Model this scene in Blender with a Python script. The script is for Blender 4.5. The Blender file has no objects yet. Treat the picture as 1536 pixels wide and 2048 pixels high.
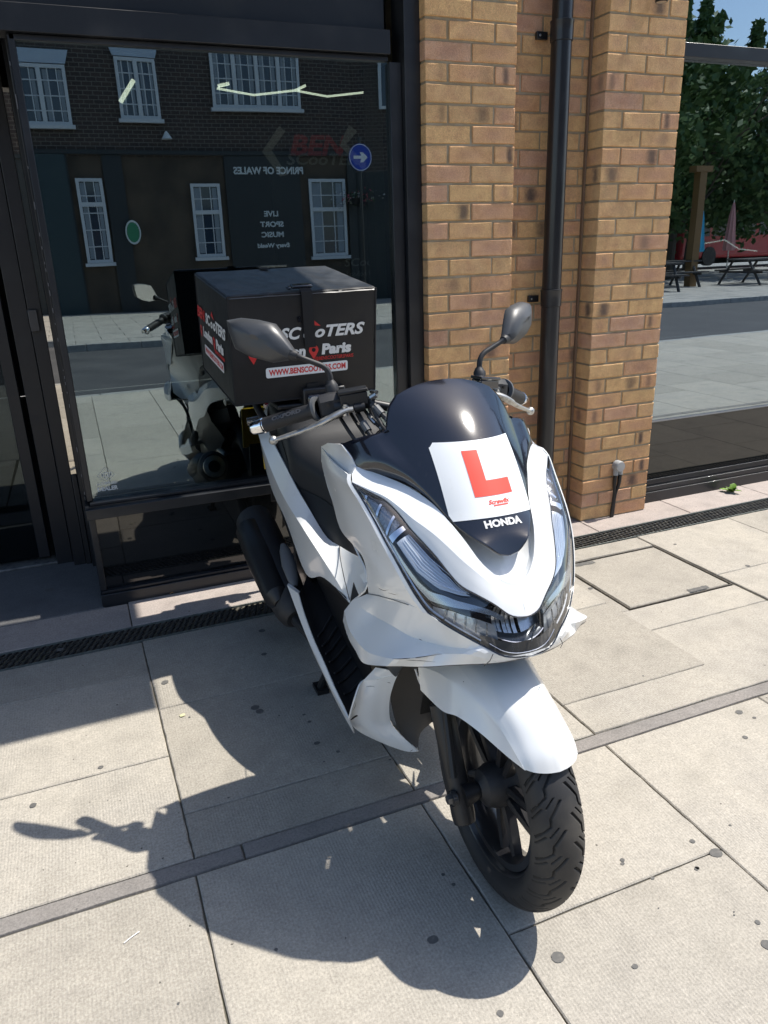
import bpy, bmesh, math, random
from mathutils import Vector, Matrix, noise
random.seed(7)
S=bpy.context.scene; COL=S.collection
# ---------------------------------------------------------------- camera
cd=bpy.data.cameras.new('camera'); cam=bpy.data.objects.new('camera',cd); COL.objects.link(cam)
YAW,PITCH,ROLL=[math.radians(a) for a in (21.55,19.4,-1.95)]
cy,sy,cp,sp=math.cos(YAW),math.sin(YAW),math.cos(PITCH),math.sin(PITCH)
fw=Vector((sy*cp,cy*cp,-sp)); rt=Vector((cy,-sy,0)); up=rt.cross(fw)
c,s=math.cos(ROLL),math.sin(ROLL)
r2=c*rt+s*up; u2=-s*rt+c*up
cam.matrix_world=Matrix(((r2.x,u2.x,-fw.x,0),(r2.y,u2.y,-fw.y,-3.08066),(r2.z,u2.z,-fw.z,1.40486),(0,0,0,1)))
cd.sensor_fit='VERTICAL'; cd.sensor_height=24.0; cd.lens=1500/2048*24.0
cd.clip_start=0.02; cd.clip_end=600
S.camera=cam
S.render.resolution_x=768; S.render.resolution_y=1024
# ---------------------------------------------------------------- light
SUN=Vector((0.55,-0.02,1.0)).normalized()
EL=math.asin(SUN.z); AZ=math.atan2(SUN.x,SUN.y)
w=bpy.data.worlds.new('World'); S.world=w; w.use_nodes=True
nt=w.node_tree; nt.nodes.clear()
sky=nt.nodes.new('ShaderNodeTexSky'); sky.sky_type='NISHITA'; sky.sun_disc=False
sky.sun_elevation=EL; sky.sun_rotation=AZ
bg=nt.nodes.new('ShaderNodeBackground'); bg.inputs[1].default_value=0.15
wo=nt.nodes.new('ShaderNodeOutputWorld')
nt.links.new(sky.outputs[0],bg.inputs[0]); nt.links.new(bg.outputs[0],wo.inputs[0])
sl=bpy.data.lights.new('sun','SUN'); sl.energy=4.4; sl.angle=math.radians(0.55); sl.color=(1.0,0.95,0.87)
so=bpy.data.objects.new('sun',sl); COL.objects.link(so)
so.rotation_euler=(-SUN).to_track_quat('-Z','Y').to_euler()
S.view_settings.view_transform='Standard'; S.view_settings.look='None'
S.view_settings.exposure=0.48; S.view_settings.gamma=1
S.cycles.max_bounces=10; S.cycles.transparent_max_bounces=12; S.cycles.glossy_bounces=5
S.cycles.caustics_reflective=False; S.cycles.caustics_refractive=False
# ---------------------------------------------------------------- materials
def MAT(name,col=(.5,.5,.5),rough=.5,metal=0,coat=0,spec=.5,bump=None,noisecol=None,sheen=0,emit=None,ior=1.5,coatr=.03):
    m=bpy.data.materials.new(name); m.use_nodes=True; n=m.node_tree.nodes; l=m.node_tree.links
    b=n['Principled BSDF']; b.inputs['Base Color'].default_value=(*col,1); b.inputs['Roughness'].default_value=rough
    b.inputs['Metallic'].default_value=metal; b.inputs['Coat Weight'].default_value=coat; b.inputs['Coat Roughness'].default_value=coatr
    b.inputs['Specular IOR Level'].default_value=spec; b.inputs['IOR'].default_value=ior
    tc=n.new('ShaderNodeTexCoord')
    if noisecol:   # (scale, colour2, lo, hi)
        t=n.new('ShaderNodeTexNoise'); t.inputs['Scale'].default_value=noisecol[0]; t.inputs['Detail'].default_value=6
        l.new(tc.outputs['Object'],t.inputs['Vector'])
        r=n.new('ShaderNodeMapRange'); r.inputs[1].default_value=noisecol[2]; r.inputs[2].default_value=noisecol[3]
        l.new(t.outputs[0],r.inputs[0])
        x=n.new('ShaderNodeMix'); x.data_type='RGBA'; x.inputs[6].default_value=(*col,1); x.inputs[7].default_value=(*noisecol[1],1)
        l.new(r.outputs[0],x.inputs[0]); l.new(x.outputs[2],b.inputs['Base Color'])
        rr=n.new('ShaderNodeMapRange'); rr.inputs[3].default_value=rough; rr.inputs[4].default_value=min(1,rough+.18)
        l.new(r.outputs[0],rr.inputs[0]); l.new(rr.outputs[0],b.inputs['Roughness'])
    if bump:       # (scale, strength, distance)
        t=n.new('ShaderNodeTexNoise'); t.inputs['Scale'].default_value=bump[0]; t.inputs['Detail'].default_value=5
        l.new(tc.outputs['Object'],t.inputs['Vector'])
        bu=n.new('ShaderNodeBump'); bu.inputs['Strength'].default_value=bump[1]; bu.inputs['Distance'].default_value=bump[2]
        l.new(t.outputs[0],bu.inputs['Height']); l.new(bu.outputs[0],b.inputs['Normal'])
    if emit:
        b.inputs['Emission Color'].default_value=(*emit[0],1); b.inputs['Emission Strength'].default_value=emit[1]
    return m
def GLASS(name,tint=(.8,.9,.9),refl=.25,gl=(.9,.97,1),rough=0.0,bend=0):
    m=bpy.data.materials.new(name); m.use_nodes=True; n=m.node_tree.nodes; l=m.node_tree.links; n.clear()
    o=n.new('ShaderNodeOutputMaterial'); t=n.new('ShaderNodeBsdfTransparent'); t.inputs[0].default_value=(*tint,1)
    g=n.new('ShaderNodeBsdfGlossy'); g.inputs[0].default_value=(*gl,1); g.inputs[1].default_value=rough
    f=n.new('ShaderNodeLayerWeight'); f.inputs[0].default_value=.35
    r=n.new('ShaderNodeMapRange'); r.inputs[3].default_value=refl; r.inputs[4].default_value=1.0
    p=n.new('ShaderNodeMath'); p.operation='POWER'; p.inputs[1].default_value=2.0
    l.new(f.outputs['Facing'],p.inputs[0]); l.new(p.outputs[0],r.inputs[0])
    x=n.new('ShaderNodeMixShader'); l.new(r.outputs[0],x.inputs[0]); l.new(t.outputs[0],x.inputs[1]); l.new(g.outputs[0],x.inputs[2])
    if bend:
        tc=n.new('ShaderNodeTexCoord'); q=n.new('ShaderNodeTexNoise'); q.inputs['Scale'].default_value=1.3; q.inputs['Detail'].default_value=1
        l.new(tc.outputs['Object'],q.inputs['Vector'])
        bu=n.new('ShaderNodeBump'); bu.inputs['Strength'].default_value=bend; bu.inputs['Distance'].default_value=.002
        l.new(q.outputs[0],bu.inputs['Height']); l.new(bu.outputs[0],g.inputs['Normal'])
    l.new(x.outputs[0],o.inputs[0]); return m
M={}
M['white']=MAT('white_paint',(.80,.81,.80),.23,coat=.6,noisecol=(9,(.66,.65,.61),.62,.86),bump=(900,.02,.0005))
M['white_trim']=MAT('white_trim',(.78,.79,.78),.35,coat=.3)
M['gloss']=MAT('gloss_black',(.008,.009,.014),.10,coat=.8,spec=.6,noisecol=(60,(.02,.02,.025),.62,.9))
M['screen']=MAT('tinted_screen',(.009,.010,.016),.13,coat=.6,spec=.6,bump=(240,.06,.0006),noisecol=(90,(.03,.03,.034),.66,.9),coatr=.06)
M['matte']=MAT('matte_black_plastic',(.022,.022,.024),.55,bump=(500,.25,.0006),noisecol=(14,(.045,.043,.04),.55,.8))
M['dark']=MAT('dark_plastic',(.014,.014,.015),.42,bump=(220,.1,.0005))
M['grey']=MAT('grey_plastic',(.10,.105,.11),.5,bump=(400,.2,.0005))
M['alloy']=MAT('black_alloy',(.016,.016,.018),.3,coat=.3,noisecol=(20,(.05,.047,.04),.6,.85))
M['rubber']=MAT('tyre_rubber',(.022,.022,.023),.62,bump=(350,.3,.0004),noisecol=(7,(.075,.068,.058),.52,.8))
def rubber():
    m=M['rubber']; n=m.node_tree.nodes; l=m.node_tree.links; b=n['Principled BSDF']; src=b.inputs['Base Color'].links[0].from_socket
    a=n.new('ShaderNodeAttribute'); a.attribute_name='groove'; x=n.new('ShaderNodeMix'); x.data_type='RGBA'; l.new(a.outputs['Fac'],x.inputs[0]); l.new(src,x.inputs[6]); x.inputs[7].default_value=(.004,.004,.004,1); l.new(x.outputs[2],b.inputs['Base Color'])  # groove shade painted near-black into the rubber, on top of the relief
rubber()
M['steel']=MAT('brushed_steel',(.55,.55,.54),.28,metal=1,noisecol=(60,(.35,.34,.32),.5,.8))
M['chrome']=MAT('chrome',(.85,.86,.88),.08,metal=1)
M['silver']=MAT('cast_lever_metal',(.52,.52,.50),.38,metal=.85,noisecol=(50,(.3,.29,.27),.5,.8))
M['seat']=MAT('seat_vinyl',(.015,.016,.018),.5,bump=(420,.6,.0008),spec=.6)
M['boxcloth']=MAT('box_black_cloth',(.010,.010,.011),.5,bump=(35,.12,.004),noisecol=(5,(.022,.022,.024),.45,.8),spec=.42)
M['strap']=MAT('black_webbing',(.010,.010,.011),.8,bump=(600,.5,.0006))
M['red']=MAT('red_print',(.62,.03,.03),.45)
M['lred']=MAT('l_plate_red',(.85,.075,.045),.45)
M['plate']=MAT('plate_white',(.80,.82,.82),.4,noisecol=(30,(.7,.7,.68),.6,.85))
M['print']=MAT('white_print',(.78,.78,.76),.5)
M['yellow']=MAT('number_plate_yellow',(.75,.48,.02),.4)
M['tail']=MAT('tail_lens_red',(.25,.005,.005),.1,coat=1)
M['smoke']=GLASS('smoked_lens',(.42,.42,.42),.05,(.9,.9,.9))
M['lens']=GLASS('clear_lens',(.93,.94,.95),.045,(1,1,1))
M['reflector']=MAT('lamp_reflector',(.62,.65,.68),.2,metal=.6,bump=(120,.35,.002))
M['drl']=MAT('daylight_panel',(.60,.65,.71),.34,metal=.25,coat=.3)
M['amberdark']=MAT('indicator_reflector',(.30,.31,.32),.2,metal=.8,bump=(160,.5,.003))
M['frame']=MAT('dark_window_frame',(.016,.018,.022),.38,coat=.15,noisecol=(6,(.03,.032,.036),.5,.8))
M['doorfr']=MAT('door_frame',(.022,.022,.025),.42,noisecol=(8,(.035,.034,.034),.5,.8))
M['glass']=GLASS('shop_glass',(.50,.56,.55),.27,(.82,.96,1.0),rough=.006,bend=.5)
M['sideglass']=GLASS('side_glass',(.40,.42,.40),.22,(1,.96,.88),bend=.2)
M['blackglass']=MAT('black_glass_panel',(.006,.007,.008),.03,coat=0,spec=.9)
M['pipe']=MAT('black_downpipe',(.013,.014,.017),.33,coat=.2,noisecol=(5,(.022,.022,.025),.5,.8))
M['condbox']=MAT('grey_conduit',(.36,.37,.37),.55,bump=(200,.1,.0005))
M['cable']=MAT('black_cable',(.015,.015,.016),.5)
# ---------------------------------------------------------------- mesh helpers
class MB:
    def __init__(s): s.v=[]; s.f=[]; s.m=[]; s.sm=[]
    def add(s,vs,fs,mi=0,smooth=True):
        o=len(s.v); s.v+= [tuple(v) for v in vs]
        for f in fs: s.f.append(tuple(i+o for i in f)); s.m.append(mi); s.sm.append(smooth)
        return o
    def box(s,x0,x1,y0,y1,z0,z1,mi=0,M_=None):
        vs=[Vector((x,y,z)) for z in (z0,z1) for y in (y0,y1) for x in (x0,x1)]
        if M_: vs=[M_@v for v in vs]
        s.add(vs,[(0,2,3,1),(4,5,7,6),(0,1,5,4),(2,6,7,3),(1,3,7,5),(0,4,6,2)],mi,False)
    def tube(s,pts,rad,n=12,mi=0,caps=True,flat=1.0,upv=None):
        pts=[Vector(p) for p in pts]; 
        if not isinstance(rad,(list,tuple)): rad=[rad]*len(pts)
        rings=[]; prev=None
        for i,p in enumerate(pts):
            a=pts[max(0,i-1)]; b=pts[min(len(pts)-1,i+1)]; t=(b-a).normalized()
            if prev is None:
                ref=Vector(upv) if upv else (Vector((0,0,1)) if abs(t.z)<.9 else Vector((1,0,0)))
                x=(ref-t*ref.dot(t)).normalized()
            else: x=(prev-t*prev.dot(t)).normalized()
            prev=x; y=t.cross(x)
            rings.append([p+(x*math.cos(2*math.pi*k/n)*flat+y*math.sin(2*math.pi*k/n))*rad[i] for k in range(n)])
        vs=[v for r in rings for v in r]; fs=[]
        for i in range(len(pts)-1):
            for k in range(n):
                a=i*n+k; b=i*n+(k+1)%n; fs.append((a,b,b+n,a+n))
        o=s.add(vs,fs,mi)
        if caps:
            s.f.append(tuple(o+k for k in range(n))[::-1]); s.m.append(mi); s.sm.append(False)
            s.f.append(tuple(o+(len(pts)-1)*n+k for k in range(n))); s.m.append(mi); s.sm.append(False)
    def lathe(s,prof,axis_o,axis,n=32,mi=0,smooth=True,close=False):
        axis=Vector(axis).normalized(); o=Vector(axis_o)
        x=axis.orthogonal().normalized(); y=axis.cross(x)
        vs=[]
        for (h,r) in prof:
            for k in range(n): a=2*math.pi*k/n; vs.append(o+axis*h+(x*math.cos(a)+y*math.sin(a))*r)
        fs=[]; L=len(prof)
        for i in range(L-1 if not close else L):
            j=(i+1)%L
            for k in range(n): fs.append((i*n+k,i*n+(k+1)%n,j*n+(k+1)%n,j*n+k))
        s.add(vs,fs,mi,smooth)
    def grid(s,rows,mi=0,smooth=True):
        n=len(rows[0]); vs=[v for r in rows for v in r]; fs=[]
        for i in range(len(rows)-1):
            for k in range(n-1): a=i*n+k; fs.append((a,a+1,a+n+1,a+n))
        return s.add(vs,fs,mi,smooth)
    def poly(s,pts,mi=0,smooth=False): s.add(pts,[tuple(range(len(pts)))],mi,smooth)
    def prism(s,pts,off,mi=0):
        off=Vector(off); n=len(pts); a=[Vector(p) for p in pts]; b=[p+off for p in a]
        s.add(a+b,[tuple(range(n))[::-1],tuple(range(n,2*n))]+[(i,(i+1)%n,(i+1)%n+n,i+n) for i in range(n)],mi,False)
    def build(s,name,mats,parent=None,angle=35,solid=0,soff=-1,bevel=0,sub=0,fix=False,weld=False):
        me=bpy.data.meshes.new(name); me.from_pydata([tuple(v) for v in s.v],[],s.f)
        if not isinstance(mats,(list,tuple)): mats=[mats]
        for m in mats: me.materials.append(M[m] if isinstance(m,str) else m)
        me.polygons.foreach_set('material_index',s.m); me.polygons.foreach_set('use_smooth',s.sm)
        if fix or weld:
            bm=bmesh.new(); bm.from_mesh(me)
            if weld: bmesh.ops.remove_doubles(bm,verts=bm.verts,dist=.0004)
            if fix: bmesh.ops.recalc_face_normals(bm,faces=bm.faces)
            bm.to_mesh(me); bm.free()
        me.validate(); me.update()
        try: me.set_sharp_from_angle(angle=math.radians(angle))
        except Exception: pass
        if solid:
            cnt={}
            for p in me.polygons:
                for ek in p.edge_keys: cnt[ek]=cnt.get(ek,0)+1
            sh=me.attributes.get('sharp_edge') or me.attributes.new('sharp_edge','BOOLEAN','EDGE')
            for e in me.edges:
                if cnt.get(e.key,0)==1: sh.data[e.index].value=True
        ob=bpy.data.objects.new(name,me); COL.objects.link(ob)
        if parent: ob.parent=parent
        if sub:
            q=ob.modifiers.new('sub','SUBSURF'); q.levels=sub; q.render_levels=sub
        if solid:
            q=ob.modifiers.new('solid','SOLIDIFY'); q.thickness=solid; q.offset=soff
        if bevel:
            q=ob.modifiers.new('bevel','BEVEL'); q.width=bevel; q.segments=2; q.limit_method='ANGLE'; q.angle_limit=math.radians(40)
        return ob
def thing(name,label,cat,loc=(0,0,0),group=None,kind=None):
    o=bpy.data.objects.new(name,None); COL.objects.link(o); o.location=loc; o.empty_display_size=.05
    tag(o,label,cat,group,kind); return o
def tag(o,label=None,cat=None,group=None,kind=None):
    if label: o['label']=label
    if cat: o['category']=cat
    if group: o['group']=group
    if kind: o['kind']=kind
    return o
def crv(P,n,closed=False):
    """catmull-rom resample of 3-D polyline to n points evenly by length"""
    P=[Vector(p) for p in P]
    if len(P)==2: return [P[0].lerp(P[1],i/(n-1)) for i in range(n)]
    Q=[P[0]*2-P[1]]+P+[P[-1]*2-P[-2]]; out=[]
    for i in range(1,len(Q)-2):
        for k in range(8):
            t=k/8; a,b,c_,d=Q[i-1],Q[i],Q[i+1],Q[i+2]
            out.append(.5*((2*b)+(c_-a)*t+(2*a-5*b+4*c_-d)*t*t+(3*b-a-3*c_+d)*t**3))
    out.append(P[-1]); return lin(out,n)
def lin(P,n):
    P=[Vector(p) for p in P]; L=[0]
    for a,b in zip(P,P[1:]): L.append(L[-1]+(b-a).length)
    out=[];j=0
    for i in range(n):
        t=L[-1]*i/(n-1)
        while j<len(P)-2 and L[j+1]<t: j+=1
        d=L[j+1]-L[j]; out.append(P[j].lerp(P[j+1],0 if d==0 else min(1,max(0,(t-L[j])/d))))
    return out
def across(rails,k=1,smooth=False):
    """insert k-1 rows between rails"""
    if k==1: return rails
    n=len(rails[0]); out=[]
    cols=[crv([r[j] for r in rails],(len(rails)-1)*k+1) if smooth else None for j in range(n)]
    if smooth: return [[cols[j][i] for j in range(n)] for i in range((len(rails)-1)*k+1)]
    for a,b in zip(rails,rails[1:]):
        for i in range(k): out.append([a[j].lerp(b[j],i/k) for j in range(n)])
    out.append(rails[-1]); return out
def F(p,side=1): return Vector((p[0],-p[1]*side,p[2]))   # (forward, right, up) -> scooter local
def shell(name,rails,mat,parent,n=24,k=4,smooth=True,lin_=False,side='both',thick=.0035,ref=None,angle=32,bevel=0,sm=True):
    """body panel lofted through 3-D rails given for the right side; both sides in one mesh when they join"""
    rr=[(lin if lin_ else crv)(r,n) for r in rails]; rows=across(rr,k,smooth)
    if side=='both' and min(min(abs(p.y) for p in r) for r in rows)>.008 and name!='front_mudguard':
        a_=[shell(name,rails,mat,parent,n,k,smooth,lin_,q,thick,ref,angle,bevel,sm) for q in ('right','left')]; return a_[0]
    mb=MB(); sides=(1,-1) if side=='both' else ((1,) if side=='right' else (-1,))
    for sd in sides:
        rw=[[F(p,sd) for p in r] for r in rows]
        cen=sum((p for r in rw for p in r),Vector())/(len(rw)*n)
        rf=Vector(ref) if ref else Vector((cen.x-.3,0,cen.z-.15))
        i=len(rw)//2; j=n//2
        nn=(rw[i][j]-rw[i-1][j]).cross(rw[i][j]-rw[i][j-1])
        if nn.length<1e-9: nn=(rw[-1][-1]-rw[0][-1]).cross(rw[-1][-1]-rw[-1][0])
        if nn.dot(cen-rf)>0: rw=[r[::-1] for r in rw]
        # face winding in grid: (a,a+1,a+n+1,a+n): normal = along-row x along-col
        mb.grid(rw,0,sm)
    return mb.build(name,mat,parent,angle,solid=thick,bevel=bevel,weld=True)
def twins(name,*a,**k):
    return [shell(name,*a,side='right',**k),shell(name,*a,side='left',**k)]
def text_mesh(name,body,size,mat,parent,mtx,offset=0,shear=0,extrude=.0004,align='LEFT',xs=1,bend=None,width=None):
    cu=bpy.data.curves.new(name,'FONT'); cu.body=body; cu.size=size; cu.offset=offset; cu.shear=shear; cu.extrude=extrude
    cu.align_x=align; cu.resolution_u=3
    ob=bpy.data.objects.new(name,cu); COL.objects.link(ob)
    dg=bpy.context.evaluated_depsgraph_get(); me=bpy.data.meshes.new_from_object(ob.evaluated_get(dg))
    bpy.data.objects.remove(ob); me.name=name
    if width:
        X_=[v.co.x for v in me.vertices]; xs=width/(max(X_)-min(X_)); me.transform(Matrix.Translation((-min(X_),0,0)))
    me.transform(Matrix.Diagonal((xs,1,1,1)))
    if bend:
        for v in me.vertices: v.co=bend(v.co.copy())
    else: me.transform(mtx)
    me.materials.clear(); me.materials.append(M[mat] if isinstance(mat,str) else mat)
    o=bpy.data.objects.new(name,me); COL.objects.link(o)
    if parent: o.parent=parent
    return o
def smoothstep(a,b,x): t=max(0,min(1,(x-a)/(b-a))); return t*t*(3-2*t)

def coons(name,Lf,Rt,Bt,Tp,mat,parent,side,n=24,m=16,bulge=0,bdir=(0,0,0),thick=.004,ref=None,angle=40):
    """patch between left/right edges (bottom->top) and bottom/top edges (left->right)"""
    L=crv(Lf,n); R_=crv(Rt,n); B=crv(Bt,m); T=crv(Tp,m); rows=[]
    for i in range(n):
        v=i/(n-1); r=[]
        for j in range(m):
            u=j/(m-1)
            p=L[i]*(1-u)+R_[i]*u+B[j]*(1-v)+T[j]*v-(L[0]*(1-u)*(1-v)+R_[0]*u*(1-v)+L[-1]*(1-u)*v+R_[-1]*u*v)
            r.append(p+Vector(bdir)*bulge*math.sin(math.pi*u)*math.sin(math.pi*v)**.7)
        rows.append(r)
    for sd in ((1,-1) if side=='both' else (1,)):
        rw=[[F(p,sd) for p in r] for r in rows]; cen=rw[n//2][m//2]; i=n//2; j=m//2
        nn=(rw[i][j]-rw[i-1][j]).cross(rw[i][j]-rw[i][j-1])
        if nn.dot(cen-Vector(ref))>0: rw=[r[::-1] for r in rw]
        mb=MB(); mb.grid(rw); mb.build(name,mat,parent,angle,solid=thick)

# ================================================================ PAVEMENT
def slabmat(name,c1,c2,rib=True,scale=1.0,sprk=.5):
    m=bpy.data.materials.new(name); m.use_nodes=True; n=m.node_tree.nodes; l=m.node_tree.links; b=n['Principled BSDF']
    b.inputs['Roughness'].default_value=.82; b.inputs['Specular IOR Level'].default_value=.35
    geo=n.new('ShaderNodeNewGeometry'); at=n.new('ShaderNodeAttribute'); at.attribute_name='tint'
    def N(sc,det=5,rough=.6):
        t=n.new('ShaderNodeTexNoise'); t.inputs['Scale'].default_value=sc; t.inputs['Detail'].default_value=det; t.inputs['Roughness'].default_value=rough
        l.new(geo.outputs['Position'],t.inputs['Vector']); return t
    def MR(src,a,b_,c_,d):
        r=n.new('ShaderNodeMapRange'); r.inputs[1].default_value=a; r.inputs[2].default_value=b_; r.inputs[3].default_value=c_; r.inputs[4].default_value=d
        l.new(src,r.inputs[0]); return r.outputs[0]
    def MX(f,a,c_,mode='MIX'):
        x=n.new('ShaderNodeMix'); x.data_type='RGBA'; x.blend_type=mode; 
        if isinstance(f,float): x.inputs[0].default_value=f
        else: l.new(f,x.inputs[0])
        for i,v in ((6,a),(7,c_)):
            if isinstance(v,tuple): x.inputs[i].default_value=(*v,1)
            else: l.new(v,x.inputs[i])
        return x.outputs[2]
    def MA(op,a,c_):
        x=n.new('ShaderNodeMath'); x.operation=op
        for i,v in ((0,a),(1,c_)):
            if isinstance(v,(int,float)): x.inputs[i].default_value=v
            else: l.new(v,x.inputs[i])
        return x.outputs[0]
    big=N(2.6*scale,6,.65); mid=N(28,5,.7); fine=N(420,3,.7); grit=N(150,4,.75)
    col=MX(MR(big.outputs[0],.35,.7,0,1),c1,c2)
    col=MX(MR(at.outputs['Fac'],0,1,0,.75),col,tuple(x*.72 for x in c1))
    f1=MR(mid.outputs[0],.3,.75,.86,1.10); f2=MR(grit.outputs[0],.3,.72,.70,1.24); f3=MR(fine.outputs[0],.3,.7,.88,1.10)
    f=MA('MULTIPLY',MA('MULTIPLY',f1,f2),f3)
    # worn dirty blotches
    dirt=N(7,7,.72); f=MA('MULTIPLY',f,MR(dirt.outputs[0],.52,.75,1.0,.70))
    # small dark pits
    vo=n.new('ShaderNodeTexVoronoi'); vo.inputs['Scale'].default_value=26; l.new(geo.outputs['Position'],vo.inputs['Vector'])
    sel=n.new('ShaderNodeSeparateColor'); l.new(vo.outputs['Color'],sel.inputs[0])
    lim=MR(sel.outputs[0],.80,1.0,0.0,.085); ed=MA('ADD',vo.outputs['Distance'],MR(fine.outputs[0],.3,.7,-.03,.03))
    pit=MA('LESS_THAN',ed,lim); f=MA('MULTIPLY',f,MR(pit,0,1,1,.30))
    cc=n.new('ShaderNodeVectorMath'); cc.operation='SCALE'; l.new(col,cc.inputs[0]); l.new(f,cc.inputs['Scale'])
    hgt=MA('ADD',MA('MULTIPLY',fine.outputs[0],.45),MA('MULTIPLY',grit.outputs[0],.55))
    hgt=MA('ADD',hgt,MA('MULTIPLY',mid.outputs[0],.5))
    out=cc.outputs[0]
    if rib:
        wv=n.new('ShaderNodeTexWave'); wv.bands_direction='X'; wv.inputs['Scale'].default_value=40; wv.inputs['Distortion'].default_value=1.2; wv.inputs['Detail'].default_value=2; wv.inputs['Detail Scale'].default_value=1.5
        l.new(geo.outputs['Position'],wv.inputs['Vector'])
        wm=MR(big.outputs[0],.35,.6,.15,1.0)
        hgt=MA('ADD',hgt,MA('MULTIPLY',MA('MULTIPLY',wv.outputs['Fac'],wm),.26))
        g2=MR(MA('MULTIPLY',MA('SUBTRACT',wv.outputs['Fac'],.5),wm),-.5,.5,.97,1.025)
        c3=n.new('ShaderNodeVectorMath'); c3.operation='SCALE'; l.new(out,c3.inputs[0]); l.new(g2,c3.inputs['Scale']); out=c3.outputs[0]
    l.new(out,b.inputs['Base Color'])
    bu=n.new('ShaderNodeBump'); bu.inputs['Strength'].default_value=.75; bu.inputs['Distance'].default_value=.0022
    l.new(hgt,bu.inputs['Height']); l.new(bu.outputs[0],b.inputs['Normal']); return m
M['slab']=slabmat('sandy_paving',(.49,.45,.38),(.42,.39,.34))
M['slabpink']=slabmat('pink_edge_paving',(.50,.43,.385),(.44,.39,.36),rib=False)
M['slabdark']=slabmat('entrance_paving',(.20,.20,.20),(.15,.15,.16),rib=False)
M['sett']=slabmat('grey_sett',(.30,.275,.25),(.24,.225,.21),rib=False)
M['joint']=MAT('dark_joint',(.11,.10,.075),.9,noisecol=(9,(.075,.085,.035),.6,.75))
M['gum']=MAT('gum_stain',(.115,.112,.105),.8,bump=(300,.3,.0006),noisecol=(90,(.18,.17,.155),.5,.7))
def ragged(a,b,n,amp):
    """edge from a to b with small chips"""
    return [(a[0]+(b[0]-a[0])*i/n+random.uniform(-amp,amp)*(0<i<n),a[1]+(b[1]-a[1])*i/n+random.uniform(-amp,amp)*(0<i<n)) for i in range(n)]
class Slabs:
    def __init__(s): s.mb=MB(); s.t=[]
    def slab(s,x0,x1,y0,y1,mi,g=.0021,skx=0.0):
        near=(x1>-1.2 and x0<3.9 and y0<1 and y1>-2.8)
        n=14 if near else 1; am=.0011 if near else 0
        x0+=g;x1-=g;y0+=g;y1-=g
        c=[(x0+skx*y0,y0),(x1+skx*y0,y0),(x1+skx*y1,y1),(x0+skx*y1,y1)]
        ed=[]
        for i in range(4): ed+=ragged(c[i],c[(i+1)%4],n,am)
        cx=sum(p[0] for p in ed)/len(ed); cy_=sum(p[1] for p in ed)/len(ed)
        k=len(ed); tz=random.uniform(-.0008,.0008) if near else 0
        inn=[(p[0]+(cx-p[0])*.0035/max(.05,abs(cx-p[0])+.05),p[1]+(cy_-p[1])*.0035/max(.05,abs(cy_-p[1])+.05)) for p in ed]
        vs=[(p[0],p[1],tz) for p in inn]+[(p[0],p[1],tz-.003) for p in ed]+[(p[0],p[1],-.02) for p in ed]
        fs=[tuple(range(k))]+[(i,i+k,(i+1)%k+k,(i+1)%k) for i in range(k)]+[(i+k,i+2*k,(i+1)%k+2*k,(i+1)%k+k) for i in range(k)]
        s.mb.add(vs,fs,mi,False); s.t+=[random.random()**1.5]*len(fs)
sl_=Slabs()
MI={'slab':0,'slabpink':1,'slabdark':2,'sett':3,'joint':4,'gum':5}
def drain_y(x): return (-.190+.0115*x, -.326+.0125*x)
# joints bed
sl_.mb.add([(-12,-5.5,-.007),(30,-5.5,-.007),(30,6,-.007),(-12,6,-.007)],[(0,1,2,3)],4,False); sl_.t+=[0]
# zone A: pinkish edge strip, split at drain line (use small x steps so the skew is followed)
xa=[-2.355,-1.757,-1.159,-.561,.037,.635,1.233,1.75,2.334,2.94,3.535,4.13,4.73,5.3]
for x0,x1 in zip(xa,xa[1:]):
    ya=drain_y((x0+x1)/2)[0]; sl_.slab(x0,x1,ya+.004,.30 if x0>.03 else .045,1)
# entrance paving
for x0,x1 in ((-2.6,-1.3),(-1.3,-.055)): sl_.slab(x0,x1,.047,.80,2)
sl_.slab(5.3,30,-.16,.3,1)
# zone B
even=[-1.531,-1.093,-.581]; odd=[-1.531,-1.366,-.832]
xb=[.058+.598*k for k in range(-9,22)]
for i,(x0,x1) in enumerate(zip(xb,xb[1:])):
    k=i-9; rows=list(odd if k%2==0 else even)
    yd=drain_y((x0+x1)/2)[1]-.006
    if k==3:   # manhole column
        sl_.slab(x0,x1,-1.531,-1.093,0); sl_.slab(x0,x1,-1.093,-.925,0); sl_.slab(x0,x1,-.425,yd,0)
        sl_.slab(x0,x0+.045,-.925,-.425,0,g=.001); continue
    if k==4: rows=[-1.531,-1.366,-.817]
    rows.append(yd)
    for y0,y1 in zip(rows,rows[1:]): sl_.slab(x0,x1,y0,y1,0,skx=-.012 if -2<k<6 else 0)
# manhole cover
mx0,mx1,my0,my1=1.905,2.447,-.918,-.432
sl_.slab(mx0+.012,mx1-.012,my0+.012,my1-.012,0,g=.0)
# sett strip
x=-5.207
while x<13: sl_.slab(x,x+.9,-1.586,-1.533,3,g=.0025); x+=.9
# zone C
xc=[.072+.597*k for k in range(-9,22)]
for i,(x0,x1) in enumerate(zip(xc,xc[1:])):
    k=i-9; ys=[-1.587,-2.032,-2.63,-3.23,-3.83,-4.43,-5.03,-5.4] if k%2 else [-1.587,-2.33,-2.93,-3.53,-4.13,-4.73,-5.4]
    for y1,y0 in zip(ys,ys[1:]): sl_.slab(x0,x1,y0,y1,0)
for y1,y0 in zip([.3,-.8,-1.9,-3.0,-4.1,-5.4],[-.8,-1.9,-3.0,-4.1,-5.4]):
    for x0 in range(13,30,1): sl_.slab(x0,x0+1,y0,y1,0)
    for x0 in range(-12,-5,1): sl_.slab(x0,x0+1,y0,y1,0)
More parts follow.
